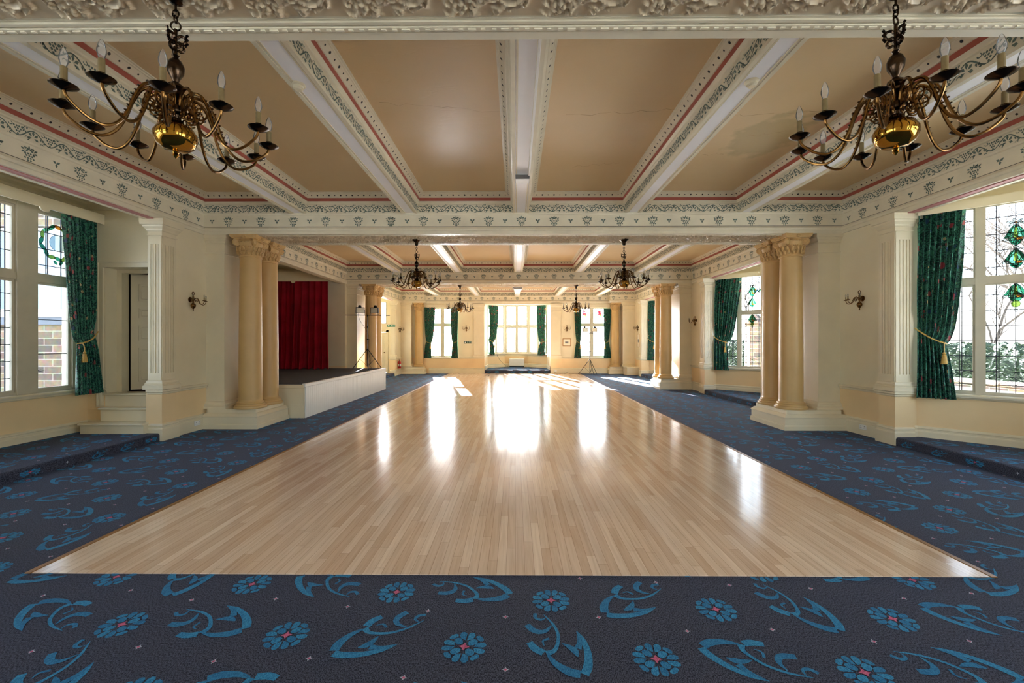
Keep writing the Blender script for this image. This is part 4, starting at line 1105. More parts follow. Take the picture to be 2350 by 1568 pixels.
curtain('right curtain of the right window on the far wall, touching a column', (4.88, YF), (-1, 0), (0, -1), .36, .33, .37, 3.32, 1.57, .78, .08, .14, 6, .1, 10, .02, 70, 36)

# pelmets
def pelmet(label, P, Q, n, z0, z1, off, bumps=(), ret=True):
    P, Q, n = Vector(P), Vector(Q), Vector(n).normalized(); u = (Q-P); L = u.length; u /= L
    pts = [(0, z1), (0, z0)]
    for b in bumps:
        pts += [(b-.075, z0)] + [(b-.07*cos(PI*i/8), z0-.055*sin(PI*i/8)) for i in range(9)] + [(b+.075, z0)]
    pts += [(L, z0), (L, z1)]
    mb = MB(); r0, r1 = [], []
    for s, z in pts:
        a = P+u*s+n*(off); b_ = P+u*s+n*(off+.022); r0.append((a.x, a.y, z)); r1.append((b_.x, b_.y, z))
    mb.loft([r0, r1], 0, True)
    vs = []
    for z in (z1-.02, z1):
        for s, o in ((0, 0), (L, 0), (L, off), (0, off)): q = P+u*s+n*o; vs.append((q.x, q.y, z))
    mb.add(vs, [(0, 1, 2, 3), (4, 7, 6, 5), (0, 4, 5, 1), (1, 5, 6, 2), (2, 6, 7, 3), (3, 7, 4, 0)])
    return tag(mb.build('pelmet', 'cream'), label, 'pelmet', 'window pelmets')
pelmet('scalloped cream pelmet board over the near left window', (-7.2, 7.335), (-7.2, 3.7), (1, 0), 3.575, 3.735, .28, (.93, 2.7))
for k, l in enumerate(('pale pelmet board over the nearest right-hand window', 'pale pelmet board over the right window behind the near right columns', 'pale pelmet board over the farthest right-hand bay window')):
    d = 6.9*k; pelmet(l, (6.30, 6.92+d), (7.17, 6.05+d), (-s2, -s2), 3.53, 3.66, .19, ())
# window-head boxes over the far side windows
for x0, x1, l in ((-4.55, -2.85, 'shallow cream head board over the left far window'), (3.0, 4.84, 'shallow cream head board over the right far window')):
    mb = MB(); mb.bevbox(x0, x1, YF-.06, YF+.02, 3.38, 3.56, .01); tag(mb.build('pelmet', 'cream'), l, 'pelmet', 'window pelmets')

# ------------------------------------------------------------------ stage
t = thing('stage', 'low white boarded stage with a dark carpeted top at left', 'stage', (-6.8, 12, 0))
mb = MB(); mb.box(-8.59, -4.47, 9.26, 14.94, .68, .72); mb.box(-5.4, -4.47, 14.94, 15.0, .68, .72)
shift_parent(mb.build('carpeted_top', 'stagecarpet'), t)
mb = MB(); n = 56
for i in range(n):
    a = 9.30+(15.0-9.30)*i/n; b = 9.30+(15.0-9.30)*(i+1)/n
    mb.box(-4.47, -4.445, a+.003, b-.003, 0, .66)
mb.box(-4.49, -4.452, 9.29, 15.0, 0, .70)
shift_parent(mb.build('boarded_front', 'white'), t)
mb = MB(); mb.bevbox(-4.50, -4.425, 9.24, 15.02, .655, .728, .008); mb.box(-4.475, -4.435, 9.28, 9.32, 0, .66); mb.box(-4.475, -4.435, 14.98, 15.02, 0, .66)
shift_parent(mb.build('edge_trim', 'white'), t)
mb = MB(); mb.box(-5.2, -4.46, 9.25, 9.29, 0, .70); mb.box(-5.2, -4.46, 9.242, 9.26, 0, .288); mb.bevbox(-5.0, -4.46, 9.225, 9.29, .63, .71, .006)
shift_parent(mb.build('end_panel', 'cream'), t)
mb = MB(); mb.box(-5.2, -4.46, 14.98, 15.01, 0, .70)
shift_parent(mb.build('end_panel', 'cream'), t)
def drape(name, label, x0, x1, y, z0, z1, pleats, seed, m='velvet', nu=150, nv=50):
    rg = random.Random(seed); ph = [rg.uniform(0, 6) for _ in range(6)]; vs, fs = [], []
    for j in range(nv+1):
        t_ = j/nv; z = z0+(z1-z0)*t_
        for i in range(nu+1):
            q = i/nu
            w_ = 2*PI*pleats*(q+.03*sin(4*q+ph[0]))
            am = .03+.075*(1-t_)**.7
            d = am*(sin(w_+.4*sin(2.2*z+ph[1]))+.4*sin(.47*w_+ph[2]+.5*z)) + .05*(1-t_)**3*sin(3*w_+ph[3])*.4
            xx = x0+(x1-x0)*q + (.10*(1-t_)**1.5*(q-.3)) + .02*cos(w_)
            zz = z + (.03*(1-t_)**6*sin(2*w_+ph[4]) if j < 6 else 0)
            vs.append((xx, y-d-.12*(1-t_)**4, max(z0-.0, zz)))
    W1 = nu+1
    for j in range(nv):
        for i in range(nu): fs.append((j*W1+i, j*W1+i+1, (j+1)*W1+i+1, (j+1)*W1+i))
    mb = MB(); mb.v = vs; mb.f = fs; mb.m = [0]*len(fs); mb.sm = [True]*len(fs)
    o = mb.build(name, m, sharp=89); so = o.modifiers.new('thickness', 'SOLIDIFY'); so.thickness = .008
    return tag(o, label, 'stage curtain', 'red stage curtains')
drape('stage_curtain', 'left half of the dark red stage curtain, beside the near column', -8.5, -7.28, 14.55, .725, 3.66, 7, 11)
drape('stage_curtain', 'right half of the dark red stage curtain, hanging to the bare wall', -7.34, -6.22, 14.50, .725, 3.66, 5, 12)
pl_ = pelmet('long cream board with a round drop above the red stage curtain', (-6.02, 14.72), (-8.55, 14.72), (0, -1), 3.60, 3.92, .34, (1.27,))

# ------------------------------------------------------------------ chandeliers
def cat(pts, n=6):
    P = [Vector(p) for p in pts]; out = []
    for i in range(len(P)-1):
        a, b, c, d = P[max(i-1, 0)], P[i], P[i+1], P[min(i+2, len(P)-1)]
        for k in range(n):
            t = k/n; out.append(.5*((2*b)+(c-a)*t+(2*a-5*b+4*c-d)*t*t+(3*b-a-3*c+d)*t**3))
    out.append(P[-1]); return out
def make_chandelier(label):
    t = thing('chandelier', label, 'chandelier', group='twelve-arm brass chandeliers')
    Z = lambda z: z-3.6
    mb = MB(); mb.lathe([(0, 0), (.085, 0), (.088, -.012), (.06, -.03), (.034, -.055), (.03, -.10), (.034, -.105), (.02, -.115), (0, -.115)]); mb.build('ceiling_rose', 'bronze', t)
    mb = MB(); mb.tube([(0, 0, -.11), (0, 0, Z(3.445))], .006, 8)
    def link(z, rx, rz, rot): mb.tube([(rx*cos(a)*cos(rot), rx*cos(a)*sin(rot), z+rz*sin(a)) for a in [2*PI*i/16 for i in range(17)]], .0045, 6)
    link(Z(3.43), .017, .022, 0); link(Z(3.40), .012, .02, PI/2); link(Z(3.362), .024, .026, .3)
    mb.build('chain', 'bronze', t)
    mb = MB(); mb.tube([(0, 0, Z(3.345)), (0, 0, Z(3.18))], .009, 8)
    for k in range(3):
        a = 2*PI*k/3+.4
        for q, (rr, zz) in enumerate(((.022, 3.29), (.017, 3.24))):
            pts = [((.008+rr*(1+cos(b))*.9)*cos(a), (.008+rr*(1+cos(b))*.9)*sin(a), Z(zz)+rr*1.0*sin(b)) for b in [PI-.2-i*.36 for i in range(16)]]
            mb.tube(pts, .0075, 6)
        for q in range(6): mb.lathe([(0, -.011), (.009, 0), (0, .011)], ((.046+.007*(q % 2))*cos(a), (.046+.007*(q % 2))*sin(a), Z(3.262+.012*q)), 5)
    mb.build('leaf_ornament', 'bronze', t)
    mb = MB(); mb.lathe([(0, 3.20), (.012, 3.20), (.02, 3.195), (.013, 3.185), (.016, 3.178), (.03, 3.165), (.042, 3.135), (.038, 3.10), (.022, 3.07), (.014, 3.05), (.02, 3.045), (.038, 3.03), (.04, 3.018), (.022, 3.005), (.03, 2.995), (.046, 2.985), (.05, 2.97), (.03, 2.955), (.022, 2.94), (.024, 2.92), (.05, 2.905), (.054, 2.88), (.05, 2.87), (.026, 2.862), (.022, 2.845), (.034, 2.835), (.036, 2.825), (.02, 2.815), (.02, 2.80)][::1], (0, 0, -3.6), 28); mb.build('stem', 'bronze', t)
    mb = MB(); mb.lathe([(0, 2.825), (.03, 2.825), (.045, 2.815), (.082, 2.795), (.103, 2.757), (.102, 2.732), (.086, 2.694), (.054, 2.670), (.02, 2.668), (.012, 2.664), (.016, 2.658), (.012, 2.65), (.016, 2.64), (.008, 2.63), (0, 2.622)][::-1], (0, 0, -3.6), 36); mb.build('ball', 'brassball', t)
    prof = [(.036, 2.888), (.055, 2.955), (.095, 2.985), (.145, 2.965), (.185, 2.885), (.215, 2.79), (.255, 2.715), (.31, 2.678), (.37, 2.69), (.42, 2.725), (.447, 2.755), (.455, 2.785)]
    arm0 = None
    for k in range(12):
        a = 2*PI*(k+.02)/12
        if arm0 is None:
            mb = MB(); P = cat([(r, 0, Z(z)) for r, z in prof]); mb.tube(P, [.0092-.0022*i/(len(P)-1) for i in range(len(P))], 8)
            for i in range(7):
                q = P[20+2*i]; mb.lathe([(0, -.006), (.008, 0), (0, .006)], (q.x+.010, 0, q.z+.004), 6)
            sp = [(.112+(.046-.038*i/30)*cos(1.9+i*.36), 0, Z(2.905)+(.05-.04*i/30)*sin(1.9+i*.36)) for i in range(31)]
            mb.tube(sp, [.0065-.003*i/30 for i in range(31)], 6)
            sp = [(.075+(.026-.018*i/20)*cos(-.6-i*.36), 0, Z(2.855)+(.028-.02*i/20)*sin(-.6-i*.36)) for i in range(21)]
            mb.tube(sp, .0045, 6)
            arm0 = arm = mb.build('arm', 'brass', t)
            mb = MB(); mb.lathe([(0, 2.775), (.014, 2.778), (.03, 2.785), (.052, 2.797), (.054, 2.80), (.05, 2.803), (.026, 2.797), (.016, 2.802), (.02, 2.812), (.017, 2.822), (0, 2.822)], (.455, 0, -3.6), 22); mb.build('drip_pan', 'bronze', arm)
            mb = MB(); mb.lathe([(0, 2.82), (.0135, 2.82), (.0135, 2.885), (.011, 2.888), (0, 2.888)], (.455, 0, -3.6), 14); mb.build('candle_sleeve', 'candle', arm)
            mb = MB(); mb.lathe([(0, 2.888), (.010, 2.888), (.0125, 2.895), (.0185, 2.915), (.0185, 2.93), (.013, 2.955), (.006, 2.972), (0, 2.978)], (.455, 0, -3.6), 16); mb.build('bulb', 'bulb', arm)
            arm.rotation_euler = (0, 0, a)
        else:
            c = arm0.copy(); COL.objects.link(c); c.parent = t; c.rotation_euler = (0, 0, a)
            for ch in list(arm0.children): d = ch.copy(); COL.objects.link(d); d.parent = c
    return t
chs = [(-1.895, 2.44, 'brass chandelier hanging at near left, among the two largest in view'), (2.085, 2.43, 'brass chandelier hanging at near right, its arms reaching the right picture edge'),
       (-1.93, 8.575, 'middle-distance brass chandelier to the left of centre, beside the stage opening'), (2.11, 8.575, 'middle-distance brass chandelier to the right of centre'),
       (-1.95, 15.47, 'farthest small brass chandelier on the left, in front of the left far window'), (2.13, 15.47, 'farthest small brass chandelier on the right, in front of the right far window')]
k0 = make_chandelier(chs[0][2]); k0.location = (chs[0][0], chs[0][1], ZB+.002); k0.rotation_euler = (0, 0, .02)
for i, (x, y, l) in enumerate(chs[1:]): dup(k0, (x, y, ZB+.002), (.18, .05, .13, .2, .11)[i], l)

# ------------------------------------------------------------------ wall sconces
def make_sconce(label):
    """three-candle brass wall light; +x points out of the wall"""
    t = thing('wall_sconce', label, 'wall light', group='brass candle wall lights')
    mb = MB(); mb.lathe([(0, -.175), (.006, -.165), (.011, -.15), (.006, -.14), (.014, -.128), (.036, -.10), (.042, -.075), (.036, -.048), (.014, -.03), (.012, .0), (.02, .015), (.03, .03), (.022, .05), (.012, .06), (.018, .075), (.012, .09), (.008, .11), (0, .115)], (.055, 0, 0), 20)
    mb.tube([(.055, .026*cos(a), .14+.03*sin(a)) for a in [2*PI*i/18 for i in range(19)]], .006, 6)
    mb.tube([(.0, 0, .03), (.055, 0, .03)], .012, 8); mb.build('stem', 'brass', t)
    mb = MB(); mb.lathe([(.05, 0), (.05, .008), (.03, .014), (0, .016)], (0, 0, .03), 20, ax='x'); mb.build('wall_plate', 'brass', t)
    arm0 = None
    for a in (-.95, 0, .95):
        if arm0 is None:
            mb = MB(); P = cat([(.01, 0, .02), (.04, 0, .055), (.075, 0, .05), (.095, 0, .01), (.115, 0, -.035), (.15, 0, -.055), (.185, 0, -.035), (.198, 0, .0)]); mb.tube(P, .0055, 7)
            mb.tube([(.06+(.028-.02*i/18)*cos(i*.4), 0, .005+(.028-.02*i/18)*sin(i*.4)) for i in range(19)], .004, 6)
            arm0 = o = mb.build('arm', 'brass', t)
            mb = MB(); mb.lathe([(0, 0), (.02, .006), (.034, .014), (.03, .018), (.014, .014), (.012, .026), (0, .026)], (.198, 0, 0), 16); mb.build('drip_pan', 'brass', o)
            mb = MB(); mb.lathe([(0, .024), (.009, .024), (.009, .07), (0, .07)], (.198, 0, 0), 10); mb.build('candle_sleeve', 'candle', o)
            mb = MB(); mb.lathe([(0, .07), (.008, .072), (.0125, .09), (.009, .108), (0, .125)], (.198, 0, 0), 12); mb.build('bulb', 'bulb', o)
        else:
            o = arm0.copy(); COL.objects.link(o); o.parent = t
            for ch in list(arm0.children): d = ch.copy(); COL.objects.link(d); d.parent = o
        o.location = (.055, 0, 0); o.rotation_euler = (0, 0, a)
    return t
scs = [(WL, 7.80, 2.33, 0, 'brass candle wall light on the left wall between near pilaster and pier'), (WR, 7.68, 2.33, PI, 'brass candle wall light on the near right wall above a socket'),
       (WR, 14.68, 2.30, PI, 'brass candle wall light on the right wall beyond the near right columns'), (WL, 21.85, 2.24, 0, 'small brass wall light on the left wall above the fire extinguisher'),
       (WR, 21.55, 2.30, PI, 'small brass wall light on the right wall above a tall framed print'), (-2.52, YF, 2.30, -PI/2, 'small brass wall light on the far wall above the green exit sign'),
       (2.63, YF, 2.30, -PI/2, 'small brass wall light on the far wall above the small framed picture')]
q0 = make_sconce(scs[0][4]); q0.location = scs[0][:3]; q0.rotation_euler = (0, 0, scs[0][3])
for x, y, z, r, l in scs[1:]: dup(q0, (x, y, z), r, l)

# ------------------------------------------------------------------ ceiling fittings
for x, y, l in ((-2.02, 4.08, 'round white smoke detector under the left ceiling beam'), (2.17, 4.06, 'round white smoke detector under the right ceiling beam')):
    t = thing('smoke_detector', l, 'smoke detector', (x, y, ZM), group='smoke detectors')
    mb = MB(); mb.lathe([(0, -.018), (.055, -.018), (.062, -.012), (.062, 0), (0, 0)], n=28); mb.build('base', 'cream', t)
    mb = MB(); mb.lathe([(0, -.058), (.024, -.057), (.034, -.05), (.034, -.042), (.046, -.036), (.05, -.018), (0, -.018)], n=28); mb.build('sensor_head', 'cream', t)
t = thing('junction_box', 'small white box with grey face under the middle ceiling beam', 'junction box', (.1, 6.36, ZM))
mb = MB(); mb.bevbox(-.10, .10, -.09, .09, -.075, -.0, .006); mb.build('casing', 'white', t)
mb = MB(); mb.box(-.10, .10, -.097, -.085, -.07, -.012); mb.build('cover', 'steel', t)
mb = MB(); mb.bevbox(.18, .205, YA1, 6.3, ZM-.03, ZM-.006, .004); tag(mb.build('cable_trunking', 'white'), 'thin white cable trunking along the middle ceiling beam', 'trunking')
t = thing('emergency_light', 'boxy grey-white emergency light under the middle far ceiling beam', 'emergency light', (.1, 18.9, ZM))
mb = MB(); mb.bevbox(-.2, .2, -.08, .08, -.1, -.014, .008); mb.build('casing', 'steel', t)
mb = MB(); mb.bevbox(-.17, .17, -.065, .065, -.14, -.098, .008); mb.build('diffuser', 'white', t)

# ------------------------------------------------------------------ signs, pictures, small fittings
def sign(label, x, y, z, w, h, arrow=-1, full=True):
    t = thing('exit_sign', label, 'sign', (x, y, z))
    mb = MB(); mb.box(-w/2, w/2, -.008, .0, -h/2, h/2); mb.build('board', 'signdark' if full else 'signgreen', t)
    mb = MB(); f = -.0095
    def P(pts): mb.add([(a*h, f, b*h) for a, b in pts], [tuple(range(len(pts)))])
    cx = -w/2/h+.55   # arrow panel
    P([(cx-.32, 0), (cx+.02, .32), (cx+.02, .13), (cx+.34, .13), (cx+.34, -.13), (cx+.02, -.13), (cx+.02, -.32)])
    # running figure
    P(ring_poly(8, .07, .05, .28)); P([(-.04, .18), (.12, .2), (.1, -.02), (-.02, -.02)])
    P([(-.02, .18), (-.2, .06), (-.17, .02), (0, .1)]); P([(.1, .19), (.28, .1), (.25, .05), (.1, .1)])
    P([(-.02, 0), (.06, 0), (-.16, -.34), (-.24, -.34)]); P([(.02, 0), (.1, 0), (.24, -.2), (.2, -.36), (.12, -.36), (.16, -.2)])
    # doorway
    dx = w/2/h-.55
    for a, b, c, d in ((dx-.34, -.36, dx-.28, .36), (dx+.28, -.36, dx+.34, .36), (dx-.34, .30, dx+.34, .36)): P([(a, b), (c, b), (c, d), (a, d)])
    if full:
        for b in (-.36, .36): P([(-w/2/h+.04, b-.02), (w/2/h-.04, b-.02), (w/2/h-.04, b+.02), (-w/2/h+.04, b+.02)])
    mb.build('pictogram', 'signwhite', t)
sign('green running-man exit sign with left arrow on the far wall', -2.46, YF, 1.60, .38, .13)
sign('green exit sign above the pale door at far left', -5.90, 20.86, 2.39, .38, .12, -1, False)
t = thing('fire_extinguisher', 'red fire extinguisher on the left wall at the far end', 'fire extinguisher', (-5.71, 21.62, .32))
mb = MB(); mb.lathe([(0, 0), (.07, 0), (.078, .012), (.078, .30), (.07, .335), (.03, .365), (.022, .39), (0, .39)], n=24); mb.build('cylinder', 'redmetal', t)
mb = MB(); mb.lathe([(0, .385), (.024, .385), (.024, .42), (0, .42)]); mb.box(-.015, .015, -.09, .02, .415, .43); mb.box(-.012, .012, -.08, .02, .44, .452); mb.build('valve_head', 'black', t)
mb = MB(); mb.tube([(0, -.02, .405), (.02, -.09, .38), (.03, -.11, .3), (.02, -.105, .1), (.02, -.1, .05)], .011, 8); mb.build('hose', 'black', t)
mb = MB(); mb.lathe([(.0792, .10), (.0792, .22)], n=24, cap=False); mb.build('label_band', 'signwhite', t)
def picture(label, loc, rz, w, h):
    t = thing('framed_picture', label, 'picture', loc, rz)
    mb = MB(); f = .028
    for x0, x1, z0, z1 in ((-w/2, w/2, h/2-f, h/2), (-w/2, w/2, -h/2, -h/2+f), (-w/2, -w/2+f, -h/2+f, h/2-f), (w/2-f, w/2, -h/2+f, h/2-f)): mb.bevbox(x0, x1, -.028, 0, z0, z1, .005)
    mb.build('frame', 'wood', t)
    mb = MB(); mb.box(-w/2+f, w/2-f, -.012, -.004, -h/2+f, h/2-f); mb.build('mount', 'paper', t)
    mb = MB(); mb.box(-w*.2, w*.2, -.0135, -.012, -h*.14, h*.10)
    mb.build('print', 'print', t)
picture('small landscape print in a gilt frame on the far wall', (2.63, YF-.002, 1.60), 0, .42, .39)
picture('tall framed print on the right wall at the far end', (WR-.002, 21.55, 1.69), -PI/2, .42, .66)
def socket(label, loc, rz, w=.15):
    t = thing('wall_socket', label, 'socket', loc, rz)
    mb = MB(); mb.bevbox(-w/2, w/2, -.012, 0, -.043, .043, .004); mb.build('plate', 'white', t)
    mb = MB()
    for s in ((-1, 1) if w > .1 else (0,)):
        c = s*w*.25
        mb.box(c-.004, c+.004, -.0135, -.011, .008, .022); mb.box(c-.016, c-.009, -.0135, -.011, -.016, -.008); mb.box(c+.009, c+.016, -.0135, -.011, -.016, -.008)
    mb.build('pin_holes', 'darkgrey', t)
socket('white double socket on the near left skirting board', (WL+.037, 7.92, .14), PI/2)
socket('white double socket on the near right skirting board', (WR-.037, 7.62, .14), -PI/2)
socket('white socket on the far skirting, right of the central step', (2.05, YF-.037, .13), 0, .14)
t = thing('convector_heater', 'low white heater under the central far bay window', 'heater', (.075, 25.46, .17))
mb = MB(); mb.bevbox(-.43, .43, -.16, 0, .07, .49, .015); mb.build('casing', 'white', t)
mb = MB(); mb.box(-.42, .42, -.14, -.01, 0, .072); mb.build('grille', 'darkgrey', t)
mb = MB(); mb.tube(cat([(-1.05, 24.86, 1.0), (-.98, 24.85, .75), (-.72, 24.9, .42), (-.5, 25.0, .24), (-.36, 25.25, .185), (-.34, 25.3, .185)]), .007, 6)
tag(mb.build('power_cable', 'darkgrey'), 'thin cable trailing from the left bay curtain to the heater', 'cable')
mb = MB(); mb.tube(cat([(1.98, YF-.045, .10), (2.1, YF-.1, .02), (2.5, YF-.12, .012), (2.62, YF-.13, .05), (2.8, YF-.12, .012), (3.3, YF-.2, .012), (3.72, 22.2, .014)]), .007, 6)
tag(mb.build('extension_lead', 'black'), 'thin black lead along the far skirting towards the floodlight stand', 'cable')
t = thing('boxed_plinth', 'low white box with a lid at the foot of the far right pier', 'box', (5.70, 21.75, 0))
mb = MB(); mb.bevbox(-.30, .30, -.40, .39, 0, .36, .008); mb.build('body', 'cream', t)
mb = MB(); mb.bevbox(-.32, .30, -.42, .39, .36, .40, .008); mb.build('lid', 'cream', t)

# ------------------------------------------------------------------ floodlight stands
def stand(label, loc, rz, H, spread):
    t = thing('floodlight_stand', label, 'floodlight stand', loc, rz, 'twin floodlight stands')
    mb = MB(); mb.tube([(0, 0, .06), (0, 0, H*.55)], .017, 12); mb.tube([(0, 0, H*.5), (0, 0, H)], .013, 12); mb.build('pole', 'steel', t)
    mb = MB()
    for z in (H*.55, H*.78, H*.36): mb.lathe([(0, -.025), (.026, -.02), (.026, .02), (0, .025)], (0, 0, z), 12)
    mb.tube([(.02, 0, H*.55), (.06, 0, H*.55)], .008, 6); mb.build('collar', 'black', t)
    for k in range(3):
        a = -PI/2+.25+2*PI*k/3
        mb = MB(); mb.tube([(.02*cos(a), .02*sin(a), H*.36), (spread*cos(a), spread*sin(a), .015)], .012, 8)
        mb.tube([(.01*cos(a), .01*sin(a), .10), (spread*.52*cos(a), spread*.52*sin(a), H*.36*.49)], .006, 6); l = mb.build('leg', 'black', t)
        mb = MB(); mb.lathe([(0, -.014), (.018, -.012), (.018, .014), (0, .02)], (spread*cos(a), spread*sin(a), .0145), 10); mb.build('rubber_foot', 'black', l)
    mb = MB(); mb.tube([(-.72, 0, H), (.72, 0, H)], .011, 8); mb.lathe([(0, -.04), (.02, -.04), (.02, .02), (0, .02)], (0, 0, H)); mb.build('crossbar', 'black', t)
    for s, rr in ((-1, .35), (1, -.35)):
        mb = MB(); mb.loft([[(-.13, .02, -.09), (.13, .02, -.09), (.13, .02, .09), (-.13, .02, .09)], [(-.14, -.05, -.10), (.14, -.05, -.10), (.14, -.05, .10), (-.14, -.05, .10)]], 0, True)
        mb.loft([[(-.10, .02, -.06), (.10, .02, -.06), (.10, .02, .06), (-.10, .02, .06)], [(-.06, .07, -.03), (.06, .07, -.03), (.06, .07, .03), (-.06, .07, .03)]], 0, True)
        for q in range(5): mb.box(-.09+.04*q, -.075+.04*q, .02, .075, -.07, .07)
        mb.lathe([(0, -.05), (.05, -.05), (.055, -.02), (.04, .03), (0, .04)], (0, .03, .14), 12)
        f = mb.build('floodlight', 'black', t); f.location = (s*.24, -.02, H+.16); f.rotation_euler = (.25*0, 0, rr)
        mb = MB(); mb.box(-.12, .12, -.0535, -.049, -.08, .08); mb.build('lens', 'lens', f)
        mb = MB(); mb.box(-.155, -.145, -.01, .01, -.15, .02); mb.box(.145, .155, -.01, .01, -.15, .02); mb.box(-.155, .155, -.01, .01, -.155, -.145); mb.build('bracket', 'steel', f)
    mb = MB(); mb.tube(cat([(-.30, .02, H+.05), (-.26, .03, H-.15), (-.05, .03, H*.72), (.03, .02, H*.6), (.03, .03, H*.3), (.10, .05, H*.12), (.05, .06, .12), (.12, .1, .012)]), .005, 5); mb.build('cable', 'black', t)
    return t
stand('twin floodlight tripod standing on the edge of the stage', (-4.92, 14.60, .722), .12, 1.78, .52)
stand('twin floodlight tripod in front of the right far window', (3.70, 21.95, .002), -.05, 2.06, .55)

# ------------------------------------------------------------------ left doorway: steps, frame, door
for x0, x1, y0, z0, z1, l in ((-6.98, -5.95, 6.97, ST, .30, 'lowest white wooden step below the half-open door at left'), (-6.84, -5.95, 7.17, .30, .52, 'upper white wooden step below the half-open door at left')):
    t = thing('wooden_step', l, 'step', ((x0+x1)/2, y0, z0), group='white door steps')
    mb = MB(); mb.box(x0+.01, x1, y0+.02, 7.345, z0+.002, z1-.03); shift_parent(mb.build('riser', 'cream'), t)
    mb = MB(); mb.bevbox(x0-.012, x1+.0, y0-.012, 7.345, z1-.03, z1, .006); shift_parent(mb.build('tread', 'cream'), t)
mb = MB(); mb.bevbox(-6.92, -5.99, 7.30, 7.62, .715, .745, .006); mb.box(-6.90, -5.99, 7.345, 7.36, .52, .72); tag(mb.build('door_sill', 'cream'), 'cream threshold under the half-open door at left', 'threshold')
mb = MB()
for p, q, o in ((0, .05, .03), (.05, .075, .02), (.075, .10, .038)):
    mb.box(-6.92-q, -6.92-p, 7.35-o, 7.352, .52, 2.86+p); mb.box(-6.92-q, -6.0, 7.35-o, 7.352, 2.86+p, 2.86+q)
mb.box(-6.93, -6.90, 7.35, 7.62, .74, 2.86); mb.box(-6.92, -6.0, 7.35, 7.62, 2.86, 2.89)
mb.box(-6.90, -6.81, 7.56, 7.70, .74, 2.80); mb.box(-6.90, -5.98, 7.56, 7.70, 2.80, 2.86); mb.box(-6.02, -5.98, 7.58, 7.72, .74, 2.79)
o = mb.build('door_1', 'cream', kind='structure')
# door leaf standing ajar behind the frame
t = thing('door_leaf', 'cream panelled door standing ajar behind the steps at left', 'door', (-6.79, 7.72, .765), .45)
mb = MB(); W_, H_ = .80, 2.04
mb.box(0, W_, -.02, .02, 0, H_)
shift = t
for f in (-.02,):
    pass
lf = mb.build('leaf', 'cream', t)
for j, (a, b) in enumerate(((.12, .75), (.85, 1.15), (1.25, 1.45), (1.55, 1.88))):
    for x0, x1 in ((.10, .36), (.42, .68)):
        mb = MB(); 
        for i_, (p, d_) in enumerate(((0, .012), (.02, .006))):
            mb.box(x0+p, x1-p, -.02-d_, -.018, a+p, a+p+.016); mb.box(x0+p, x1-p, -.02-d_, -.018, b-p-.016, b-p); mb.box(x0+p, x0+p+.016, -.02-d_, -.018, a+p, b-p); mb.box(x1-p-.016, x1-p, -.02-d_, -.018, a+p, b-p)
        mb.bevbox(x0+.05, x1-.05, -.032, -.018, a+.05, b-.05, .006)
        mb.build('door_panel', 'cream', lf)
mb = MB(); mb.lathe([(0, -.075), (.018, -.07), (.026, -.055), (.018, -.04), (.01, -.03), (.022, -.022), (0, -.02)], (.72, 0, 1.02), 14, ax='y'); mb.build('door_knob', 'brass', t)
# passage behind it
mb = MB(); mb.box(-7.3, -7.25, 7.6, 8.95, .7, 3.2); mb.box(-6.0, -5.95, 7.62, 8.95, .7, 3.2); mb.box(-7.3, -5.9, 8.9, 8.95, .7, 3.2); mb.box(-7.3, -5.9, 7.62, 8.95, 3.1, 3.2); mb.box(-7.3, -5.9, 7.62, 8.95, .6, .74)
mb.build('wall_left_passage', 'darkroom', kind='structure')
mb = MB(); mb.loft([[(-6.1, 8.6+.03*sin(i*1.7), z) for i, z in enumerate((2.2, 2.5, 2.8, 3.0))], [(-6.75, 8.65+.03*cos(i), z) for i, z in enumerate((2.3, 2.5, 2.8, 3.0))], [(-6.75, 8.7, z) for z in (2.3, 2.5, 2.8, 3.0)]], 0, closed=False)
tag(mb.build('hanging_cloth', 'redcloth'), 'scrap of red cloth glimpsed above the half-open door', 'cloth')
# far left door
t = thing('panelled_door', 'pale panelled door beneath the bright high window at far left', 'door', (-6.7, 21.14, .16))
mb = MB(); mb.box(-.48, .48, -.03, .0, 0, 1.92)
mb.build('leaf', 'cream', t)
for a, b in ((.15, .9), (1.05, 1.8)):
    for x0, x1 in ((-.4, -.05), (.05, .4)): mb = MB(); mb.bevbox(x0, x1, -.045, -.029, a, b, .012); mb.build('door_panel', 'cream', t)
mb = MB(); mb.lathe([(0, -.09), (.02, -.085), (.028, -.07), (.012, -.05), (.02, -.032), (0, -.03)], (.4, 0, .95), 12, ax='y'); mb.build('door_knob', 'brass', t)
mb = MB()
for x0, x1, z0, z1 in ((-7.28, -7.18, .13, 2.19), (-6.22, -6.12, .13, 2.19), (-7.28, -6.12, 2.09, 2.19)): mb.box(x0, x1, 21.10, 21.16, z0, z1)
mb.build('door_2', 'cream', kind='structure')

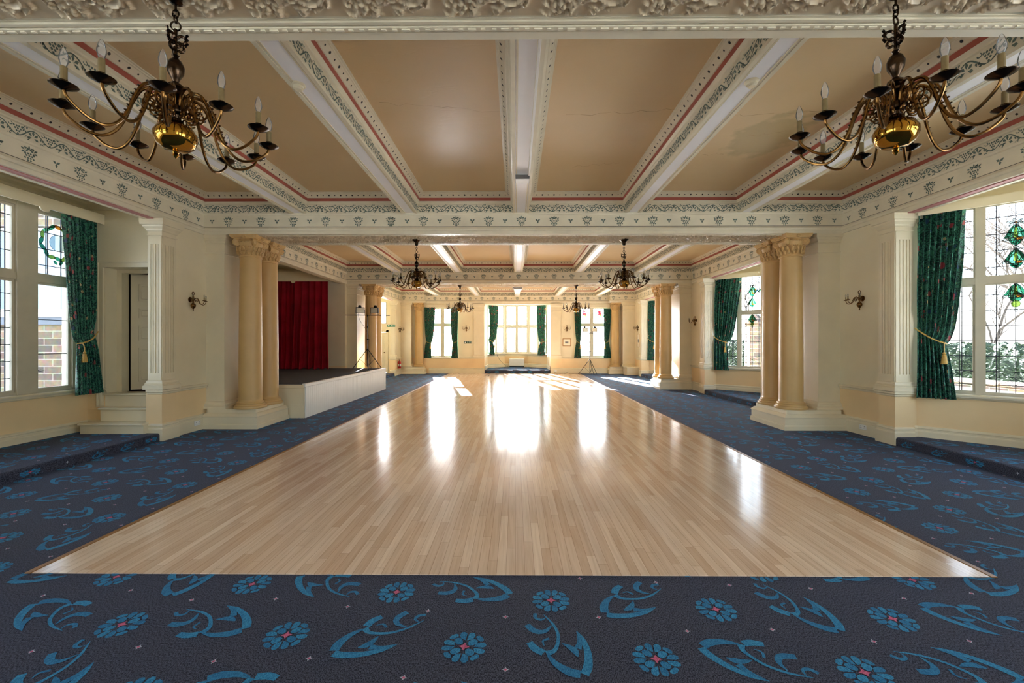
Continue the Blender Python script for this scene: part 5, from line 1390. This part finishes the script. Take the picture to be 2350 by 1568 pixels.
# ------------------------------------------------------------------ outside
mb = MB(); mb.box(-60, 60, -40, 120, -.5, -.3); mb.build('ground', 'paving', kind='structure')
t = thing('stone_building', 'sunless stone building with a white window beyond the near left window', 'building', (-12, 10.6, -.3))
mb = MB(); mb.box(-20, -8.9, 10.5, 12.5, -.3, 2.12); mb.box(-20, -8.9, 10.5, 12.5, 4.4, 8.0)
for x0, x1 in ((-20, -15.2), (-13.3, -12.7), (-9.6, -8.9)): mb.box(x0, x1, 10.5, 12.5, 2.12, 4.4)
mb.box(-15.2, -9.6, 10.9, 12.5, 2.12, 4.4)
shift_parent(mb.build('stone_wall', 'stonewall'), t)
mb = MB(); mb.bevbox(-20, -8.89, 10.42, 10.6, 2.02, 2.20, .01); shift_parent(mb.build('lintel_course', 'slate'), t)
for x0, x1 in ((-15.2, -13.3), (-12.7, -9.6)):
    mb = MB(); mb.bevbox(x0-.05, x1+.05, 10.38, 10.6, 2.2, 2.32, .01)
    n = max(2, int((x1-x0)/.75))
    for i in range(n+1): a = x0+(x1-x0)*i/n; mb.box(a-.05, a+.05, 10.62, 10.72, 2.32, 4.4)
    for z in (2.32, 3.3, 4.3): mb.box(x0, x1, 10.63, 10.70, z, z+.09)
    f = mb.build('window', 'white'); shift_parent(f, t)
    mb = MB(); mb.box(x0, x1, 10.66, 10.69, 2.34, 4.38); g = mb.build('pane', 'blueglass'); g.parent = f
def tree_mesh(seed, H, lean=(0, 0), depth=6):
    rg = random.Random(seed); mb = MB()
    def br(p, d, L, r, k):
        pts = [p]; dd = d.copy()
        for i in range(4):
            dd = (dd+Vector((rg.uniform(-.16, .16), rg.uniform(-.16, .16), rg.uniform(-.06, .12)))).normalized(); pts.append(pts[-1]+dd*L/4)
        mb.tube(pts, [r*(1-.38*i/4) for i in range(5)], 5 if k < 3 else 4, cap=False)
        if k >= depth: return
        for i in range(3 if k else 4):
            q = pts[rg.choice((2, 3, 4)) if i else 4]
            a = rg.uniform(0, 2*PI); tilt = rg.uniform(.35, .85)
            nd = (dd*cos(tilt)+(Vector((cos(a), sin(a), .15)))*sin(tilt)).normalized()
            br(q, nd, L*rg.uniform(.6, .8), r*.56, k+1)
    br(Vector((0, 0, 0)), Vector((lean[0], lean[1], 1)).normalized(), H*.30, H*.013, 0)
    return mb
tr = [(18.0, 13.5, 9, 'bare leafless tree behind the hedge outside the nearest right window'), (21.5, 17.5, 11, 'bare leafless tree behind the hedge outside the nearest right window'), (19.5, 23.5, 10, 'bare leafless tree behind the hedge outside the nearest right window'), (17.6, 16.6, 8, 'bare leafless tree behind the hedge outside the nearest right window'), (24, 20.5, 12, 'bare leafless tree behind the hedge outside the nearest right window'), (22.5, 25.5, 11, 'bare leafless tree behind the hedge outside the nearest right window'),
      (18.5, 33, 10, 'bare tree outside the right window behind the near right columns'), (13, 48, 12, 'distant tree seen through the right window of the far wall')]
tm = [tree_mesh(s, 9) for s in (2, 5)]
to = [m.build('bare_tree', 'bark') for m in tm]
for i, (x, y, h_, l) in enumerate(tr):
    o = to[i] if i < 2 else to[i % 2].copy()
    if i >= 2: COL.objects.link(o)
    o.location = (x, y, -.3); o.scale = (h_/9,)*3; o.rotation_euler = (0, 0, i*1.3); tag(o, l, 'tree', 'bare trees outside')
def hedge(label, x0, x1, y0, y1, h_, seed):
    rg = random.Random(seed); mb = MB(); nx, ny = max(6, int((x1-x0)/.14)), max(6, int((y1-y0)/.14))
    vs = []
    for j in range(ny+1):
        for i in range(nx+1):
            e = min(i, nx-i, j, ny-j); z = h_*(.0 if e == 0 else .6 if e == 1 else .86 if e == 2 else 1.0)*(1+rg.uniform(-.1, .1))
            vs.append((x0+(x1-x0)*i/nx+rg.uniform(-.06, .06), y0+(y1-y0)*j/ny+rg.uniform(-.06, .06), -.3+z))
    fs = [(j*(nx+1)+i, j*(nx+1)+i+1, (j+1)*(nx+1)+i+1, (j+1)*(nx+1)+i) for j in range(ny) for i in range(nx)]
    mb.add(vs, fs, 0, False)
    for q in range(int((x1-x0)*(y1-y0)*900)):
        x, y = rg.uniform(x0, x1), rg.uniform(y0, y1); z = -.3+h_*rg.uniform(.05, 1.08); s = rg.uniform(.03, .07); a = rg.uniform(0, 6)
        if rg.random() < .5: x = rg.choice((x0, x1))+rg.uniform(-.15, .15)
        else: y = rg.choice((y0, y1))+rg.uniform(-.15, .15)
        mb.add([(x+s*cos(a), y+s*sin(a), z), (x+s*cos(a+2), y+s*sin(a+2), z+s*.7), (x+s*cos(a+4), y+s*sin(a+4), z-s*.6)], [(0, 1, 2)])
    return tag(mb.build('hedge', 'hedge'), label, 'hedge')
hedge('clipped green hedge outside the nearest right window', 14.5, 16.3, 9, 22, 1.75, 1)
hedge('green shrubbery outside the right window behind the near right columns', 13.0, 17.0, 24.5, 34, 1.9, 2)
mb = MB(); mb.bevbox(11.6, 11.95, 8.5, 13.5, -.3, .55, .03); mb.bevbox(11.52, 12.03, 8.4, 13.6, .55, .65, .03); tag(mb.build('garden_wall', 'stonewall'), 'low stone garden wall outside the nearest right window', 'wall')
mb = MB(); mb.bevbox(9.35, 9.85, 17.6, 18.1, -.3, 2.35, .03); mb.bevbox(9.25, 9.95, 17.5, 18.2, 2.35, 2.5, .04); mb.loft([[(9.3, 17.55, 2.5), (9.9, 17.55, 2.5), (9.9, 18.15, 2.5), (9.3, 18.15, 2.5)], [(9.55, 17.8, 2.8), (9.65, 17.8, 2.8), (9.65, 17.9, 2.8), (9.55, 17.9, 2.8)]], 0, True)
tag(mb.build('gate_pier', 'stonewall'), 'square stone gate pier outside the right window behind the near right columns', 'gate pier')

# ------------------------------------------------------------------ light and camera
wd = bpy.data.worlds.new('World'); SC.world = wd; wd.use_nodes = True; nt = wd.node_tree
sk = nt.nodes.new('ShaderNodeTexSky'); sk.sky_type = 'NISHITA'; sk.sun_disc = False
SUN_EL, SUN_AZ = rad(18.7), rad(12.2)       # azimuth measured from +Y towards -X
sk.sun_elevation = SUN_EL; sk.sun_rotation = -SUN_AZ; sk.air_density = 1.2; sk.dust_density = 2.2; sk.ozone_density = 1.2
bg = nt.nodes['Background']
bw = nt.nodes.new('ShaderNodeRGBToBW'); nt.links.new(sk.outputs[0], bw.inputs[0])
tn = nt.nodes.new('ShaderNodeMix'); tn.data_type = 'RGBA'; tn.blend_type = 'MULTIPLY'; tn.inputs['Factor'].default_value = 1; tn.inputs['B'].default_value = (.84, .97, 1.15, 1); nt.links.new(bw.outputs[0], tn.inputs['A'])
hz = nt.nodes.new('ShaderNodeMix'); hz.data_type = 'RGBA'; hz.inputs['Factor'].default_value = .65      # bright thin haze over the sky
nt.links.new(sk.outputs[0], hz.inputs['A']); nt.links.new(tn.outputs['Result'], hz.inputs['B']); nt.links.new(hz.outputs['Result'], bg.inputs[0]); bg.inputs[1].default_value = SKY
sl = bpy.data.lights.new('sun', 'SUN'); sl.energy = SUN; sl.angle = rad(.6); sl.color = (.97, 1, 1.03)
so = bpy.data.objects.new('sun', sl); COL.objects.link(so)
dv = Vector((-sin(SUN_AZ)*cos(SUN_EL), cos(SUN_AZ)*cos(SUN_EL), sin(SUN_EL)))
so.rotation_euler = dv.to_track_quat('Z', 'Y').to_euler(); so.location = dv*40
def portal(c, n, w_, h_):
    l = bpy.data.lights.new('portal', 'AREA'); l.shape = 'RECTANGLE'; l.size = w_; l.size_y = h_; l.cycles.is_portal = True
    o = bpy.data.objects.new('portal', l); COL.objects.link(o); o.location = c
    o.rotation_euler = (-Vector(n)).to_track_quat('Z', 'Y').to_euler()
for k in range(3):
    d = 6.9*k
    portal((6.95, 6.62+d, 2.2), (-s2, -s2, 0), 1.4, 2.8); portal((6.95, 4.28+d, 2.2), (-s2, s2, 0), 1.4, 2.8); portal((7.5, 5.45+d, 2.2), (-1, 0, 0), 1.0, 2.8)
portal((-7.42, 5.53, 2.2), (1, 0, 0), 3.26, 2.8)
portal((-3.7, 22.95, 2.1), (0, -1, 0), 1.5, 2.6); portal((3.92, 22.95, 2.1), (0, -1, 0), 1.6, 2.6)
portal((.07, 25.75, 2.35), (0, -1, 0), 1.4, 2.8); portal((1.45, 25.2, 2.35), (-.69, -.72, 0), 1.4, 2.8); portal((-1.3, 25.2, 2.35), (.69, -.72, 0), 1.4, 2.8)
portal((-6.7, 21.5, 3.0), (0, -1, 0), 1.0, 1.0)
portal((WL-.2, -.7, 2.2), (1, 0, 0), 5, 2.8); portal((WR+.2, -.7, 2.2), (-1, 0, 0), 5, 2.8)
portal((-4.1, YBK-.25, 2.25), (0, 1, 0), 1.8, 2.9); portal((4.3, YBK-.25, 2.25), (0, 1, 0), 1.8, 2.9)

cd = bpy.data.cameras.new('camera'); cam = bpy.data.objects.new('camera', cd); COL.objects.link(cam); SC.camera = cam
cd.sensor_width = 36; cd.lens = 36*1010/2350; cd.shift_y = 2/2350; cd.clip_start = .05; cd.clip_end = 400
cam.location = (0, 0, 1.6); cam.rotation_euler = (PI/2, 0, 8/1010)
vs_ = SC.view_settings; vs_.view_transform = 'Standard'; vs_.look = 'None'; vs_.gamma = 1; vs_.exposure = EXPO; vs_.use_curve_mapping = False
SC.cycles.max_bounces = 9; SC.cycles.diffuse_bounces = 6; SC.cycles.glossy_bounces = 4; SC.cycles.transparent_max_bounces = 12
SC.cycles.sample_clamp_indirect = 0
